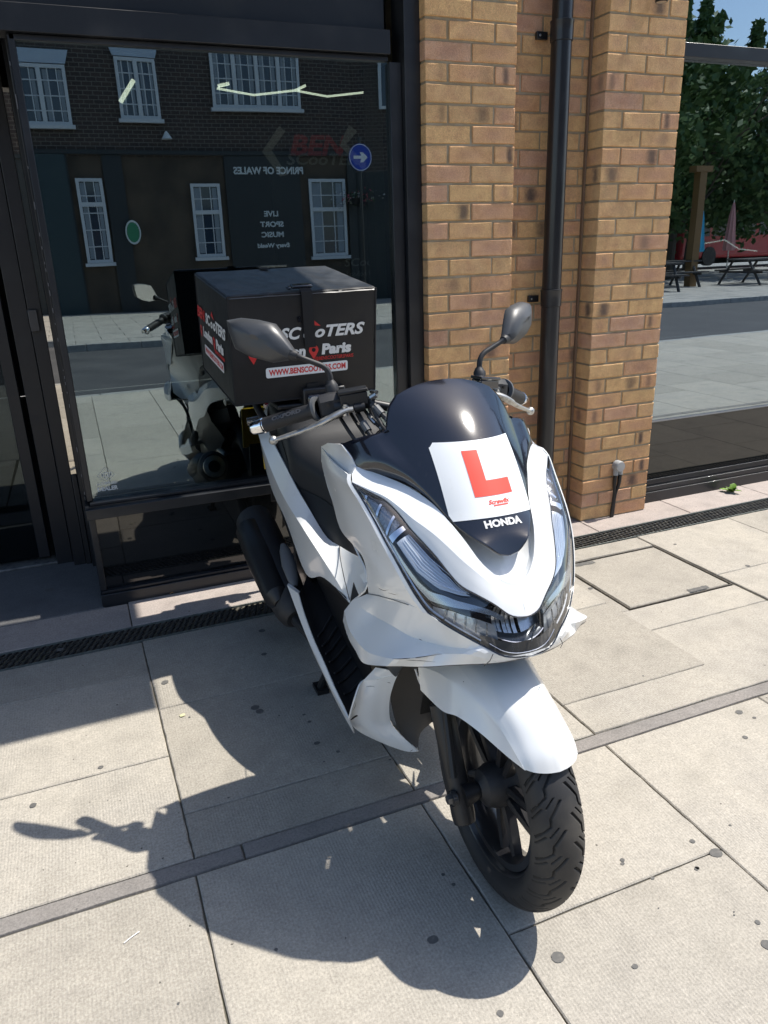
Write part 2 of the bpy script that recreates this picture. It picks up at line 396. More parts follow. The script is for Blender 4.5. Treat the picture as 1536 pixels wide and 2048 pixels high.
# gum and oil spots
def spot(x,y,r,el=1.0):
    n=22; ph=random.random()*9
    vs=[(x+math.cos(a)*r*(1+.10*noise.noise(Vector((math.cos(a)*2.2,math.sin(a)*2.2,ph)))*2+random.uniform(-.05,.05)),y+math.sin(a)*r*el*(1+random.uniform(-.05,.05)),.0016) for a in [2*math.pi*k/n for k in range(n)]]
    sl_.mb.add(vs,[tuple(range(n))],5,False); sl_.t.append(0)
SP=[((0.514,-1.980),.0125),((0.734,-2.122),.0145),((1.743,-1.629),.0125),((0.490,-1.224),.010),((0.535,-1.289),.006),((0.496,-1.066),.0055),((0.501,-1.110),.006),
((-0.300,-1.160),.009),((-0.121,-1.067),.008),((0.562,-2.180),.0065),((1.762,-1.670),.006),((0.506,-0.452),.013),((0.470,-0.634),.011),((0.361,-0.960),.014),((0.371,-0.987),.013),
((1.882,-0.693),.011),((2.650,-0.806),.012),((2.547,-0.464),.009),((1.018,-1.974),.0055),((1.169,-2.055),.005),((0.865,-2.203),.007),((1.149,-2.273),.012),((1.176,-2.224),.006),
((1.166,-2.057),.006),((1.025,-1.965),.0055),((1.660,-1.731),.008),((1.220,-1.986),.007),((0.622,-1.866),.005),((0.613,-1.830),.0045),((0.752,-1.916),.003),((0.198,-1.867),.004),
((1.244,-2.038),.016),((1.053,-2.037),.005),((-0.233,-0.264),.014),((0.108,-0.674),.012),((-0.276,0.347),.02),((0.644,-1.249),.004),((0.661,-1.388),.004)]
for (x,y),r in SP: spot(x,y,r,random.uniform(.75,1.1))
for k in range(55):
    spot(random.uniform(-.6,3.4),random.uniform(-2.35,-.3),random.choice((.0015,.002,.0026,.0034)),random.uniform(.7,1.1))
pave=sl_.mb.build('pavement',['slab','slabpink','slabdark','sett','joint','gum'])
at=pave.data.attributes.new('tint','FLOAT','FACE'); at.data.foreach_set('value',sl_.t)
tag(pave,'sunlit sandy concrete paving slabs with dark joints in front of the shop',kind='structure')
# manhole frame
mh=thing('manhole_cover','square paved manhole cover with a thin metal rim and two lifting slots in the pavement','manhole cover',(mx0,my0,0))
mb=MB()
W_,H_=mx1-mx0,my1-my0
for (a,b,c_,d) in ((0,W_,0,.004),(0,W_,H_-.004,H_),(0,.004,.0042,H_-.0042),(W_-.004,W_,.0042,H_-.0042)): mb.box(a,b,c_,d,-.012,.0006)
mb.build('rim',MAT('rusty_rim',(.10,.09,.075),.7,noisecol=(60,(.2,.17,.13),.4,.7)),mh)
for (sx,sy,nm) in ((.06,H_-.046,'lifting_slot'),(.325,.012,'lifting_slot')):
    mb=MB(); pts=[(sx+.105*i/10+random.uniform(-.002,.002),sy+random.uniform(-.003,.002),.0014) for i in range(11)]+[(sx+.105*(1-i/10),sy+.026+random.uniform(-.002,.003),.0014) for i in range(11)]
    mb.poly(pts); mb.build(nm,'gum',mh)
# road, kerb, far pavement
def flat(name,x0,x1,y0,y1,z,mat,label):
    mb=MB(); mb.add([(x0,y0,z),(x1,y0,z),(x1,y1,z),(x0,y1,z)],[(0,1,2,3)],0,False)
    return tag(mb.build(name,mat),label,kind='structure')
M['asphalt']=MAT('asphalt',(.055,.056,.06),.85,bump=(200,.5,.003),noisecol=(1.5,(.085,.085,.088),.4,.7))
M['farpave']=MAT('far_paving',(.36,.34,.31),.85,bump=(120,.3,.003),noisecol=(2,(.28,.27,.25),.4,.7))
M['kerb']=MAT('granite_kerb',(.36,.35,.33),.75,bump=(150,.3,.003),noisecol=(9,(.25,.25,.24),.4,.7))
flat('ground',-150,200,-200,60,-.16,'farpave','ground around the street')
flat('road',-60,110,-10.9,-5.52,-.115,'asphalt','grey asphalt road reflected in the shop windows')
for y0,y1 in ((-5.52,-5.4),(-11.0,-10.88)):
    mb=MB()
    x=-30
    while x<40: mb.box(x+.004,x+.91,y0,y1,-.16,.0); x+=.914
    tag(mb.build('kerb','kerb',bevel=.008),'granite kerb stones along the %s edge of the road'%('near' if y0>-8 else 'far'),kind='structure')
mb=MB()
for ix in range(-22,70):
    for iy in range(14):
        o=.45*(iy%2); mb.box(ix*.9+o+.006,ix*.9+o+.894,-11.0-.55*(iy+1)+.006,-11.0-.55*iy-.006,-.05,-.001+random.uniform(-.002,.002))
mb.add([(-25,-19,-.02),(70,-19,-.02),(70,-11,-.02),(-25,-11,-.02)],[(0,1,2,3)],0,False)
tag(mb.build('pavement','farpave'),'pale paving across the road in front of the pub',kind='structure')
# ================================================================ DRAIN
dr=thing('drain_channel','long slot drain with a dark chevron grating running along the foot of the building','drain')
mb=MB()
for x in range(-3,6):
    for j in (0,1):
        y=[drain_y(x)[j],drain_y(x+1)[j]]; s0=-.0045 if j==0 else .0005; s1=s0+.004
        mb.add([(x,y[0]+s0,.0012),(x+1,y[1]+s0,.0012),(x+1,y[1]+s1,.0012),(x,y[0]+s1,.0012),(x,y[0]+s0,-.03),(x+1,y[1]+s0,-.03),(x+1,y[1]+s1,-.03),(x,y[0]+s1,-.03)],[(0,1,2,3),(0,4,5,1),(3,2,6,7)],0,False)
mb.build('edge_rail',MAT('galvanised_rail',(.30,.33,.31),.45,metal=.6,noisecol=(40,(.16,.18,.17),.4,.7)),dr)
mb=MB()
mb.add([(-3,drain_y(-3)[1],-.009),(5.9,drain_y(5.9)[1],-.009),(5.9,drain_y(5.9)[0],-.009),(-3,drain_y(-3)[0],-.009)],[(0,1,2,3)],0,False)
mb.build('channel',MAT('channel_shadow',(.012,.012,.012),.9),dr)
mb=MB()
x=-2.9
while x<4.3:
    y1,y0=drain_y(x); y1-=.006; y0+=.006; w=(y1-y0)/4
    for j in range(4):
        yc=y0+w*(j+.5); sg=1 if x<1.0 else -1
        xo=x+(.012 if j%2 else 0)
        a=.011; b=w*.40
        # slanted bar, slightly arched
        p=[(xo-a-sg*.008,yc-b),(xo-a+.006-sg*.008,yc-b),(xo+a+sg*-.0+.0,yc+b),(xo+a-.006,yc+b)]
        p=[(xo-.009*sg-.0035,yc-b),(xo-.009*sg+.0035,yc-b),(xo+.009*sg+.0035,yc+b),(xo+.009*sg-.0035,yc+b)]
        m_=[((p[0][0]+p[3][0])/2,(p[0][1]+p[3][1])/2),((p[1][0]+p[2][0])/2,(p[1][1]+p[2][1])/2)]
        vs=[(*p[0],-.002),(*p[1],-.002),(*m_[1],.0015),(*p[2],-.002),(*p[3],-.002),(*m_[0],.0015)]
        mb.add(vs+[(v[0],v[1],-.010) for v in vs],[(0,1,2,5),(5,2,3,4),(0,6,7,1),(3,9,10,4),(1,7,8,2),(2,8,9,3),(4,10,11,5),(5,11,6,0)],0,False)
    x+=.024
for j in (1,2,3):
    for xx in range(-3,5):
        a=drain_y(xx);b=drain_y(xx+1); ya=a[1]+(a[0]-a[1])*j/4; yb=b[1]+(b[0]-b[1])*j/4
        mb.add([(xx,ya-.0016,-.003),(xx+1,yb-.0016,-.003),(xx+1,yb+.0016,-.003),(xx,ya+.0016,-.003)],[(0,1,2,3)],0,False)
mb.build('grating',MAT('cast_grating',(.045,.046,.048),.38,metal=.35,noisecol=(60,(.12,.115,.10),.45,.7)),dr)
# ================================================================ BRICKWORK
bm_=bpy.data.materials.new('multi_stock_brick'); bm_.use_nodes=True
def brickmat(m):
    n=m.node_tree.nodes; l=m.node_tree.links; b=n['Principled BSDF']; b.inputs['Roughness'].default_value=.88; b.inputs['Specular IOR Level'].default_value=.3
    a=n.new('ShaderNodeAttribute'); a.attribute_name='brick'; sc=n.new('ShaderNodeSeparateColor'); l.new(a.outputs['Color'],sc.inputs[0])
    uv=n.new('ShaderNodeUVMap'); uv.uv_map='UVMap'; su=n.new('ShaderNodeSeparateXYZ'); l.new(uv.outputs[0],su.inputs[0])
    geo=n.new('ShaderNodeNewGeometry')
    def N(s,d=5,r=.65):
        t=n.new('ShaderNodeTexNoise'); t.inputs['Scale'].default_value=s; t.inputs['Detail'].default_value=d; t.inputs['Roughness'].default_value=r; l.new(geo.outputs['Position'],t.inputs['Vector']); return t.outputs[0]
    def MA(op,x,y=0):
        q=n.new('ShaderNodeMath'); q.operation=op
        for i,v in ((0,x),(1,y)):
            if isinstance(v,(int,float)): q.inputs[i].default_value=v
            else: l.new(v,q.inputs[i])
        return q.outputs[0]
    def MR(s,a0,a1,b0,b1):
        r=n.new('ShaderNodeMapRange'); r.interpolation_type='SMOOTHSTEP'
        for i,v in enumerate((a0,a1,b0,b1)): r.inputs[i+1].default_value=v
        l.new(s,r.inputs[0]); return r.outputs[0]
    def MX(f,x,y,mode='MIX'):
        q=n.new('ShaderNodeMix'); q.data_type='RGBA'; q.blend_type=mode
        if isinstance(f,float): q.inputs[0].default_value=f
        else: l.new(f,q.inputs[0])
        for i,v in ((6,x),(7,y)):
            if isinstance(v,tuple): q.inputs[i].default_value=(*v,1)
            else: l.new(v,q.inputs[i])
        return q.outputs[2]
    cr=n.new('ShaderNodeValToRGB'); l.new(sc.outputs[0],cr.inputs[0]); e=cr.color_ramp.elements
    e[0].position=0; e[0].color=(.76,.49,.225,1); e[1].position=1; e[1].color=(.62,.38,.25,1)
    for p,c_ in ((.3,(.72,.46,.225,1)),(.55,(.78,.49,.235,1)),(.75,(.68,.39,.20,1)),(.88,(.69,.41,.245,1))):
        k=e.new(p); k.color=c_
    mott=N(22); col=MX(MR(mott,.35,.7,0,1),cr.outputs[0],(.52,.27,.14)); 
    col=MX(.55,cr.outputs[0],col)
    # pinkish core towards the middle of the face
    du=MA('ABSOLUTE',MA('SUBTRACT',su.outputs[0],.5)); dv=MA('ABSOLUTE',MA('SUBTRACT',su.outputs[1],.5))
    core=MA('MULTIPLY',MR(MA('ADD',du,MA('MULTIPLY',mott,.25)),.18,.55,1,0),MR(MA('ADD',dv,MA('MULTIPLY',mott,.2)),.2,.55,1,0))
    col=MX(MA('MULTIPLY',core,MA('MULTIPLY',sc.outputs[0],.55)),col,(.52,.29,.20))
    # dark fired smudge
    cu=MA('ABSOLUTE',MA('SUBTRACT',su.outputs[0],sc.outputs[2])); wob=MA('MULTIPLY',N(34),.22)
    sm=MA('MULTIPLY',MR(MA('ADD',cu,wob),.12,.36,1,0),MR(dv,.25,.56,1,.55))
    col=MX(MA('MULTIPLY',sm,sc.outputs[1]),col,(.11,.08,.068))
    sp=N(260,4,.7); g=MR(sp,.25,.75,.78,1.2)
    v=n.new('ShaderNodeVectorMath'); v.operation='SCALE'; l.new(col,v.inputs[0]); l.new(g,v.inputs['Scale'])
    l.new(v.outputs[0],b.inputs['Base Color'])
    h=MA('ADD',MA('MULTIPLY',N(70,6,.75),1.0),MA('MULTIPLY',sp,.35))
    bu=n.new('ShaderNodeBump'); bu.inputs['Strength'].default_value=.9; bu.inputs['Distance'].default_value=.0038; l.new(h,bu.inputs['Height']); l.new(bu.outputs[0],b.inputs['Normal'])
brickmat(bm_); M['brick']=bm_
M['mortar']=MAT('sandy_mortar',(.36,.29,.185),.95,bump=(160,.7,.003),noisecol=(12,(.46,.40,.30),.45,.75))
def brick_block(name,x0,x1,y0,y1,courses,bond,parent,depth=.10):
    """bricks as separate rounded blocks round a recessed mortar core; front face at y0 (towards the street)"""
    mb=MB(); at=[]; uvs=[]
    mb.box(x0+.004,x1-.004,y0+.0055,y1,-.05,courses*.075,1); at+=[(0,0,0,1)]*6; uvs+=[(0,0)]*24
    for k in range(courses):
        z0=k*.075+.005; z1=z0+.0655; x=x0
        segs=bond(k,x1-x0)
        for (a,b_) in segs:
            X0,X1=x0+a,x0+b_; t=(random.random(),(random.random()**.5*.95 if random.random()<.24 else random.random()*.12),random.choice((.3,.5,.62,.75,.85)),1)
            j=[random.uniform(-.0013,.0013) for _ in range(8)]
            yy0=y0+random.uniform(-.0012,.0018); nx,nz=6,3
            # front face grid with wobbly outline
            def P(u,v,d=0):
                rx=.0045; 
                xx=X0+(X1-X0)*u+ (j[0] if u<.5 else j[1]); zz=z0+(z1-z0)*v+(j[2] if v<.5 else j[3])
                wx=.0016*noise.noise(Vector((xx*30,zz*30,k)));
                xx+=wx*(1 if 0<v<1 else 1.2); zz+=.0014*noise.noise(Vector((xx*26,zz*31,k+9)))
                return xx,zz
            q_=.0022/(X1-X0); us=[0,q_,q_*3.2,.3,.5,.7,1-q_*3.2,1-q_,1]; vs_=[0,.035,.11,.5,.89,.965,1]
            rows=[]
            for vi,v in enumerate(vs_):
                row=[]
                for ui,u in enumerate(us):
                    xx,zz=P(u,v); e=(ui in (0,len(us)-1)) or (vi in (0,len(vs_)-1))
                    row.append((xx,yy0+(.0028 if e else 0)+.0009*noise.noise(Vector((xx*40,zz*40,3))),zz))
                rows.append(row)
            nu,nv=len(us),len(vs_)
            base=[p for r in rows for p in r]; fs=[]; fu=[]
            for i in range(nv-1):
                for q in range(nu-1):
                    a_=i*nu+q; fs.append((a_,a_+1,a_+nu+1,a_+nu)); fu+=[(us[q],vs_[i]),(us[q+1],vs_[i]),(us[q+1],vs_[i+1]),(us[q],vs_[i+1])]
            # border loop back
            loop=[i for i in range(nu)]+[i*nu+nu-1 for i in range(1,nv)]+[(nv-1)*nu+i for i in range(nu-2,-1,-1)]+[i*nu for i in range(nv-2,0,-1)]
            o=len(base); yb=y1-.001
            for i in loop: base.append((base[i][0],yb,base[i][2]))
            L=len(loop)
            for i in range(L):
                p,q=loop[i],loop[(i+1)%L]; fs.append((p,o+i,o+(i+1)%L,q))
                # side faces: u along depth
                z_=lambda idx:(base[idx][2]-z0)/(z1-z0)
                fu+=[(0.02,z_(p)),(.98,z_(p)),(.98,z_(q)),(.02,z_(q))]
            mb.add(base,fs,0,True); at+=[t]*len(fs); uvs+=fu
    ob=mb.build(name,['brick','mortar'],parent,angle=50)
    me=ob.data
    A=me.attributes.new('brick','FLOAT_COLOR','FACE'); A.data.foreach_set('color',[c_ for t in at for c_ in t])
    U=me.uv_layers.new(name='UVMap'); U.data.foreach_set('uv',[c_ for t in uvs for c_ in t])
    return ob
def bond_pier(par):
    def f(k,w):
        h=(w-.01*1)/2
        if (k+par)%2==0: return [(0,h),(h+.01,w)]
        q=(h-.01)/2; return [(0,q),(q+.01,q+.01+h),(w-q,w)]
    return f
def bond_wall(k,w):
    out=[];x=-.107*(k%2)
    while x<w:
        a=max(0,x); b_=min(w,x+.205)
        if b_-a>.02: out.append((a,b_))
        x+=.215
    return out
NC=36
bw=thing('brick_wall','buff multi brick wall of two piers with a recess between them for the downpipe','brick wall')
brick_block('pier',1.457,1.877,0,.118,NC,bond_pier(0),bw)
brick_block('pier',2.334,2.757,0,.130,NC,bond_pier(0),bw)
brick_block('recess_wall',1.872,2.340,.121,.235,NC,bond_wall,bw)
mb=MB(); mb.box(1.46,2.755,.236,.40,-.05,4.2); mb.box(1.46,2.755,.02,.236,NC*.075+.002,4.2); mb.build('wall_core','mortar',bw)
# sealant joint in the inner corner of the recess
mb=MB(); mb.box(2.322,2.331,.106,.1205,0,2.69); mb.build('movement_joint',MAT('brown_sealant',(.22,.15,.10),.7),bw)
# downpipe
dp=thing('downpipe','black round rainwater downpipe with joint collars fixed in the brick recess','downpipe',(2.085,.045,0))
cx=(2.069,2.360)[0]*.5+(2.179,2.368)[0]*.5-2.085
mb=MB(); mb.tube([(cx,0,-.02),(cx,0,4.2)],.0445,40); mb.build('pipe','pipe',dp)
for zz in ((2.058,2.245)[1],(2.041,1.151)[1]):
    mb=MB(); mb.lathe([(-.035,.0448),(-.033,.0485),(.0,.0492),(.030,.0492),(.036,.0512),(.043,.0512),(.045,.0448)],(cx,0,zz),(0,0,1),40); mb.build('collar','pipe',dp)
    mb=MB(); mb.box(cx-.085,cx-.03,.058,.0755,zz-.0155,zz+.0155); mb.build('bracket','pipe',dp,bevel=.003)
    mb=MB(); mb.lathe([(0,.0045),(.003,.0045),(.004,.002)],(cx-.070,.0578,zz),(0,-1,0),12); mb.build('screw','steel',dp)
# little wall lamp at the top of the right pier
wl=thing('wall_downlight','small black cylindrical downlight high on the right brick pier','wall light',((2.560,2.385)[0],-.05,(2.563,2.364)[1]))
mb=MB(); mb.lathe([(0,.0),(0,.026),(.003,.0275),(.09,.0275),(.09,0)],(0,0,0),(0,0,1),28); mb.box(-.012,.012,.02,.049,.03,.06); mb.build('housing','pipe',wl)
mb=MB(); mb.lathe([(-.001,0),(-.001,.021)],(0,0,0),(0,0,1),24); mb.build('lens',MAT('lamp_glass',(.5,.42,.33),.3),wl)
# conduit box and cables on right pier
jx,jz=(2.542,0.285)
jb=thing('junction_box','small round grey conduit box with two black cables low on the right brick pier','junction box',(jx,0,0))
mb=MB(); R_=.0285
prof=[(0,R_),(.030,R_),(.033,R_-.002),(.035,R_-.004),(.035,0)]
mb.lathe(prof,(0,-.001,jz),(0,-1,0),32)
mb.tube([(-.0155,-.018,jz),(-.0155,-.018,jz-.048)],.0135,16); mb.tube([(.0135,-.018,jz),(.0135,-.018,jz-.046)],.0135,16); mb.build('box','condbox',jb)
mb=MB(); mb.lathe([(0,.0255),(.0025,.0255),(.003,.0)],(0,-.0362,jz),(0,-1,0),32); 
mb.build('lid',MAT('box_lid',(.48,.48,.47),.45),jb)
for sx in (-.02,.02):
    mb=MB(); mb.lathe([(0,.0028),(.0012,.0028),(.0012,0)],(sx,-.0394,jz+.004),(0,-1,0),10); mb.build('screw','steel',jb)
for (a,zt) in (((-.0155,-.018,jz-.045),0),((.0135,-.018,jz-.044),1)):
    mb=MB(); 
    pts=crv([a,(a[0]-.002,-.017,jz-.10),(-.012+.008*zt,-.014,jz-.16),(-.019+.010*zt,-.012,.03),(-.021+.009*zt,-.010,-.005)],14)
    mb.tube(pts,[.0105]*3+[.0095]*2+[.0075]*9,12); mb.build('cable','cable',jb)
M['sideglass2']=GLASS('side_light_glass',(.3,.3,.3),.55,(1,.95,.85))
# ================================================================ LEFT SHOPFRONT
YG=.10
shp=thing('shop_window','large tinted shop window in a dark metal frame beside the entrance, reflecting the street','shop window',(0,.07,0))
def fbox(name,x0,x1,y0,y1,z0,z1,mat='frame',par=None,bev=.002):
    mb=MB(); p=par or shp; o=p.location
    mb.box(x0-o.x,x1-o.x,y0-o.y,y1-o.y,z0-o.z,z1-o.z); return mb.build(name,mat,p,bevel=bev)
fbox('window_post',1.388,1.4565,.045,.17,0.0,4.2)
fbox('window_post',1.335,1.386,.075,.17,.462,2.105)
fbox('fascia_panel',-3.5,1.334,.115,.17,2.215,4.2)
fbox('head_rail',-3.5,1.3365,.062,.17,2.128,2.213)
fbox('head_trim',-.05,1.334,.085,.17,2.108,2.126)
fbox('sill',-.066,1.3865,.018,.17,.402,.446)
fbox('sill_trim',-.045,1.334,.060,.17,.448,.460)
fbox('kick_plate',-.064,1.3875,.055,.17,-.01,.052)
fbox('kick_trim',-.058,1.387,.066,.17,.054,.064,bev=.001)
fbox('corner_post',-.060,-.036,.072,.17,.066,.400)
fbox('corner_post',-.055,-.032,.085,.17,.462,2.126)
mb=MB(); mb.box(-.0355,1.3875,.0235,.03,.0655-0,.4005); mb.build('lower_panel','blackglass',shp)
mb=MB(); mb.box(-.031,1.3345,.030,.036,.4605,2.1075); mb.build('glass_pane','glass',shp)
# sealant scraps on the corner
mb=MB()
for k in range(26):
    z=.47+random.random()*1.6; mb.box(-.0600,-.0575,.012+random.uniform(-.003,.004),.017,z,z+random.uniform(.003,.02))
mb.build('sealant','trimgrey' if 'trimgrey' in M else MAT('old_sealant',(.16,.16,.17),.6),shp)
# return wall into the entrance: narrow side light
fbox('return_frame',-.064,-.056,.175,.58,.0,.46)
fbox('return_frame',-.064,-.050,.175,.20,.462,4.2)
fbox('return_frame',(-0.087,0.615)[0]+.0015,-.045,.548,.615,-.01,4.2)
mb=MB(); mb.box(-.060,-.056,.13,.475,.463,2.12); mb.build('side_glass','sideglass',shp)
# entrance door to the left
door=thing('entrance_door','dark framed glass entrance door at the left edge, recessed behind the shop window','door',(-.2,.62,0))
def dbox(name,x0,x1,y0,y1,z0,z1,mat='doorfr',bev=.003): return fbox(name,x0,x1,y0,y1,z0,z1,mat,door,bev)
dbox('door_jamb',-.168,(-0.113,0.688)[0],.60,.68,-.01,3.2)
dbox('door_panel',(-0.113,0.688)[0]+.001,(-0.089,0.615)[0],.59,.64,-.01,(-0.113,0.453)[1])
mb=MB(); mb.box((-0.113,0.688)[0]+.201,(-0.089,0.615)[0]+.2,-.022,-.018,(-0.113,0.453)[1]+.001,2.2); mb.build('side_light','sideglass2',door)
dbox('door_jamb',-.245,-.172,.655,.74,-.01,3.2)
dbox('door_stile',-.322,-.272,.70,.75,.03,2.6)
dbox('threshold',-2.6,-.23,.665,.765,.0,.012,'steel' if 0 else MAT('worn_threshold',(.28,.28,.27),.4,metal=.5,noisecol=(30,(.14,.14,.14),.4,.7)))
mb=MB(); mb.box(-2.4,-.124,.10,.106,.03,2.6); mb.build('door_glass',GLASS('door_glass',(.30,.35,.36),.05,(.8,.95,1)),door)
mb=MB(); lx,lz=(-0.151,1.156); mb.box(lx-.018+.2,lx+.018+.2,-.037,-.02,lz-.045,lz+.045); mb.build('lock_plate',MAT('lock_plate',(.09,.09,.095),.35,metal=.4),door,bevel=.002)
# ================================================================ RIGHT SHOPFRONT
sh2=thing('shop_window','large shop window with a dark lower panel right of the brick piers, reflecting trees and pub benches','shop window',(2.76,.07,0))
def gbox(name,x0,x1,y0,y1,z0,z1,mat='frame',bev=.002): return fbox(name,x0,x1,y0,y1,z0,z1,mat,sh2,bev)
gbox('base_rail',2.759,7.5,.085,.17,-.01,.060)
gbox('base_trim',2.759,7.5,.095,.17,.062,.090)
gbox('lower_rail',2.759,7.5,.112,.17,.092,.125)
gbox('transom',2.759,7.5,.075,.17,2.198,2.256)
gbox('pane_trim',2.759,7.5,.112,.17,.455,.463,'condbox',.001)
gbox('window_post',6.0,6.06,.08,.17,.092,4.2)
mb=MB(); mb.box(-.001,3.2,.052,.056,.126,.4545); mb.build('lower_panel','blackglass',sh2)
M['glass2']=GLASS('shop_glass_right',(.35,.42,.45),.42,(.82,.93,1.0),bend=.3)
mb=MB(); mb.box(-.001,3.2,.052,.056,.4635,2.1975); mb.build('glass_pane','glass2',sh2)
mb=MB(); mb.box(-.001,3.2,.052,.056,2.257,4.2); mb.build('glass_pane','glass2',sh2)
# ================================================================ SHOP INTERIOR
M['inwall']=MAT('interior_dark_wall',(.02,.022,.026),.9)
M['infloor']=MAT('interior_floor',(.05,.05,.052),.5)
rm=thing('shop_interior','dim shop interior behind the tinted window with hanging light strips','room',(0,.2,0))
def ib(name,x0,x1,y0,y1,z0,z1,mat): mb=MB(); mb.box(x0,x1,y0-.2,y1-.2,z0,z1); return mb.build(name,mat,rm)
ib('floor',-3.5,9,.78,6,-.03,-.005,'infloor'); ib('back_wall',-3.5,9,6,6.1,0,3.4,'inwall'); ib('side_wall',-3.6,-3.5,.3,6,0,3.4,'inwall'); ib('side_wall',9,9.1,.3,6,0,3.4,'inwall')
ib('ceiling',-3.6,9.1,.175,6.1,3.4,3.5,'inwall'); ib('window_floor',-.055,9,.175,.779,-.03,-.004,'infloor')
ib('column',*(lambda a,b:(a[0],b[0]))((1.577,1.883),(1.663,1.884)),.9,1.0,0,(1.636,2.350)[1],MAT('interior_column',(.30,.33,.29),.8))
tube=MAT('light_tube',(1,1,1),.4,emit=((1,.93,.72),2.2))
def strip(pts,name='light_strip',rad=.020):
    mb=MB(); mb.tube([(p[0],2.8,p[1]) for p in pts],rad,8); return mb.build(name,tube,rm)
strip([(1.233,2.538),(1.314,2.557)],rad=.011); strip([(1.224,2.522),(1.490,2.489),(1.804,2.530),(2.056,2.499),(2.383,2.541),(2.429,2.549)],rad=.0075)
strip([(1.804,2.530),(1.888,2.566)],rad=.009); strip([(0.652,2.552),(0.546,2.414)],rad=.015)
strip([(5.901,1.343),(6.154,1.368),(6.353,1.278),(6.599,1.251)],rad=.006,name='light_strip')
# interior branding on the wall
dec_=None
def wtext(body,px,size,mat,par,y,off=.0,shear=0,xs=1,name='lettering'):
    return text_mesh(name,body,size,mat,par,Matrix.Translation((px[0],y if par is not dec_ else 0,px[1]))@Matrix.Rotation(math.pi/2,4,'X'),off,shear,xs=xs)
M['inred']=MAT('interior_red_letters',(.5,.02,.02),.5,emit=((.6,.02,.02),.10)); M['ingrey']=MAT('interior_grey_letters',(.3,.3,.3),.6,emit=((.4,.42,.42),.05))  # faint glow added so the letters show in the dim room; not lamps
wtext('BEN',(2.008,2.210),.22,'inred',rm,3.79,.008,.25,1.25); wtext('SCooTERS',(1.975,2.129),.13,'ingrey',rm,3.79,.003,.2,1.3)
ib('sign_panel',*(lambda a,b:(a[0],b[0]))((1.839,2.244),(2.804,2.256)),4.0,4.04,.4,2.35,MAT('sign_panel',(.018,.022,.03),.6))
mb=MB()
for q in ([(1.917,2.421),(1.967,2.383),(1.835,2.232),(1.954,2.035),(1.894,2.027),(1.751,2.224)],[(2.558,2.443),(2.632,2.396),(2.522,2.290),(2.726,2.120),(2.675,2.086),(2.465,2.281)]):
    mb=MB(); mb.prism([(p[0],3.72,p[1]) for p in q],(0,.02,0)); mb.build('chevron',MAT('pale_chevron',(.3,.28,.25),.8,emit=((.5,.46,.40),.09)),rm)  # chevrons glow slightly by added emission, no lamp in them
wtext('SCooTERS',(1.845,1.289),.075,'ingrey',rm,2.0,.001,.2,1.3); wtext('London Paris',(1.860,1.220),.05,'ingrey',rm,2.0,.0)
# glass decal
dec=thing('window_sticker','white authorised dealer sticker with a diamond emblem on the lower left of the shop glass','sticker',(0,.0994,0)); dec_=dec
M['decal']=MAT('decal_white',(.62,.65,.66),.6)
def dtext(b_,s_,x,z,o_,wd): text_mesh('lettering',b_,s_,'decal',dec,Matrix.Translation((x,0,z))@Matrix.Rotation(math.pi/2,4,'X'),o_,0,.0001,'LEFT',1,None,wd)
a=(-0.007,0.498); dtext('AUTHORISED',.0150,a[0],(-0.003,0.521)[1],.0003,.080); dtext('DEALER',.0235,a[0],a[1]-.002,.0009,.080)
c0=(0.033,0.560); mb=MB()
def ring(r0,r1):
    for i in range(4):
        a0=math.pi/2*i;a1=a0+math.pi/2
        mb.poly([(c0[0]+math.cos(a0)*r1,0,c0[1]+math.sin(a0)*r1),(c0[0]+math.cos(a0)*r0,0,c0[1]+math.sin(a0)*r0),(c0[0]+math.cos(a1)*r0,0,c0[1]+math.sin(a1)*r0),(c0[0]+math.cos(a1)*r1,0,c0[1]+math.sin(a1)*r1)])
ring(.0325,.0345)
for i in range(5):
    o=(-.016+.008*i); hgt=.020-abs(o)*.9
    for q in range(3): mb.poly([(c0[0]+o,0,c0[1]-hgt+q*hgt*.7),(c0[0]+o+.005,0,c0[1]-hgt+q*hgt*.7+.002),(c0[0]+o+.006,0,c0[1]-hgt+q*hgt*.7+.008),(c0[0]+o+.001,0,c0[1]-hgt+q*hgt*.7+.007)])
mb.build('emblem','decal',dec)
# assumed canopy, unseen above the frame, sized to cast the straight shadow edge
tag((lambda mb:(mb.box(-4,1.75,-.89,.0,3.05,3.25),mb.build('canopy','frame'))[1])(MB()),'unseen dark flat canopy added above the shop entrance to cast the straight shadow on the paving','canopy')

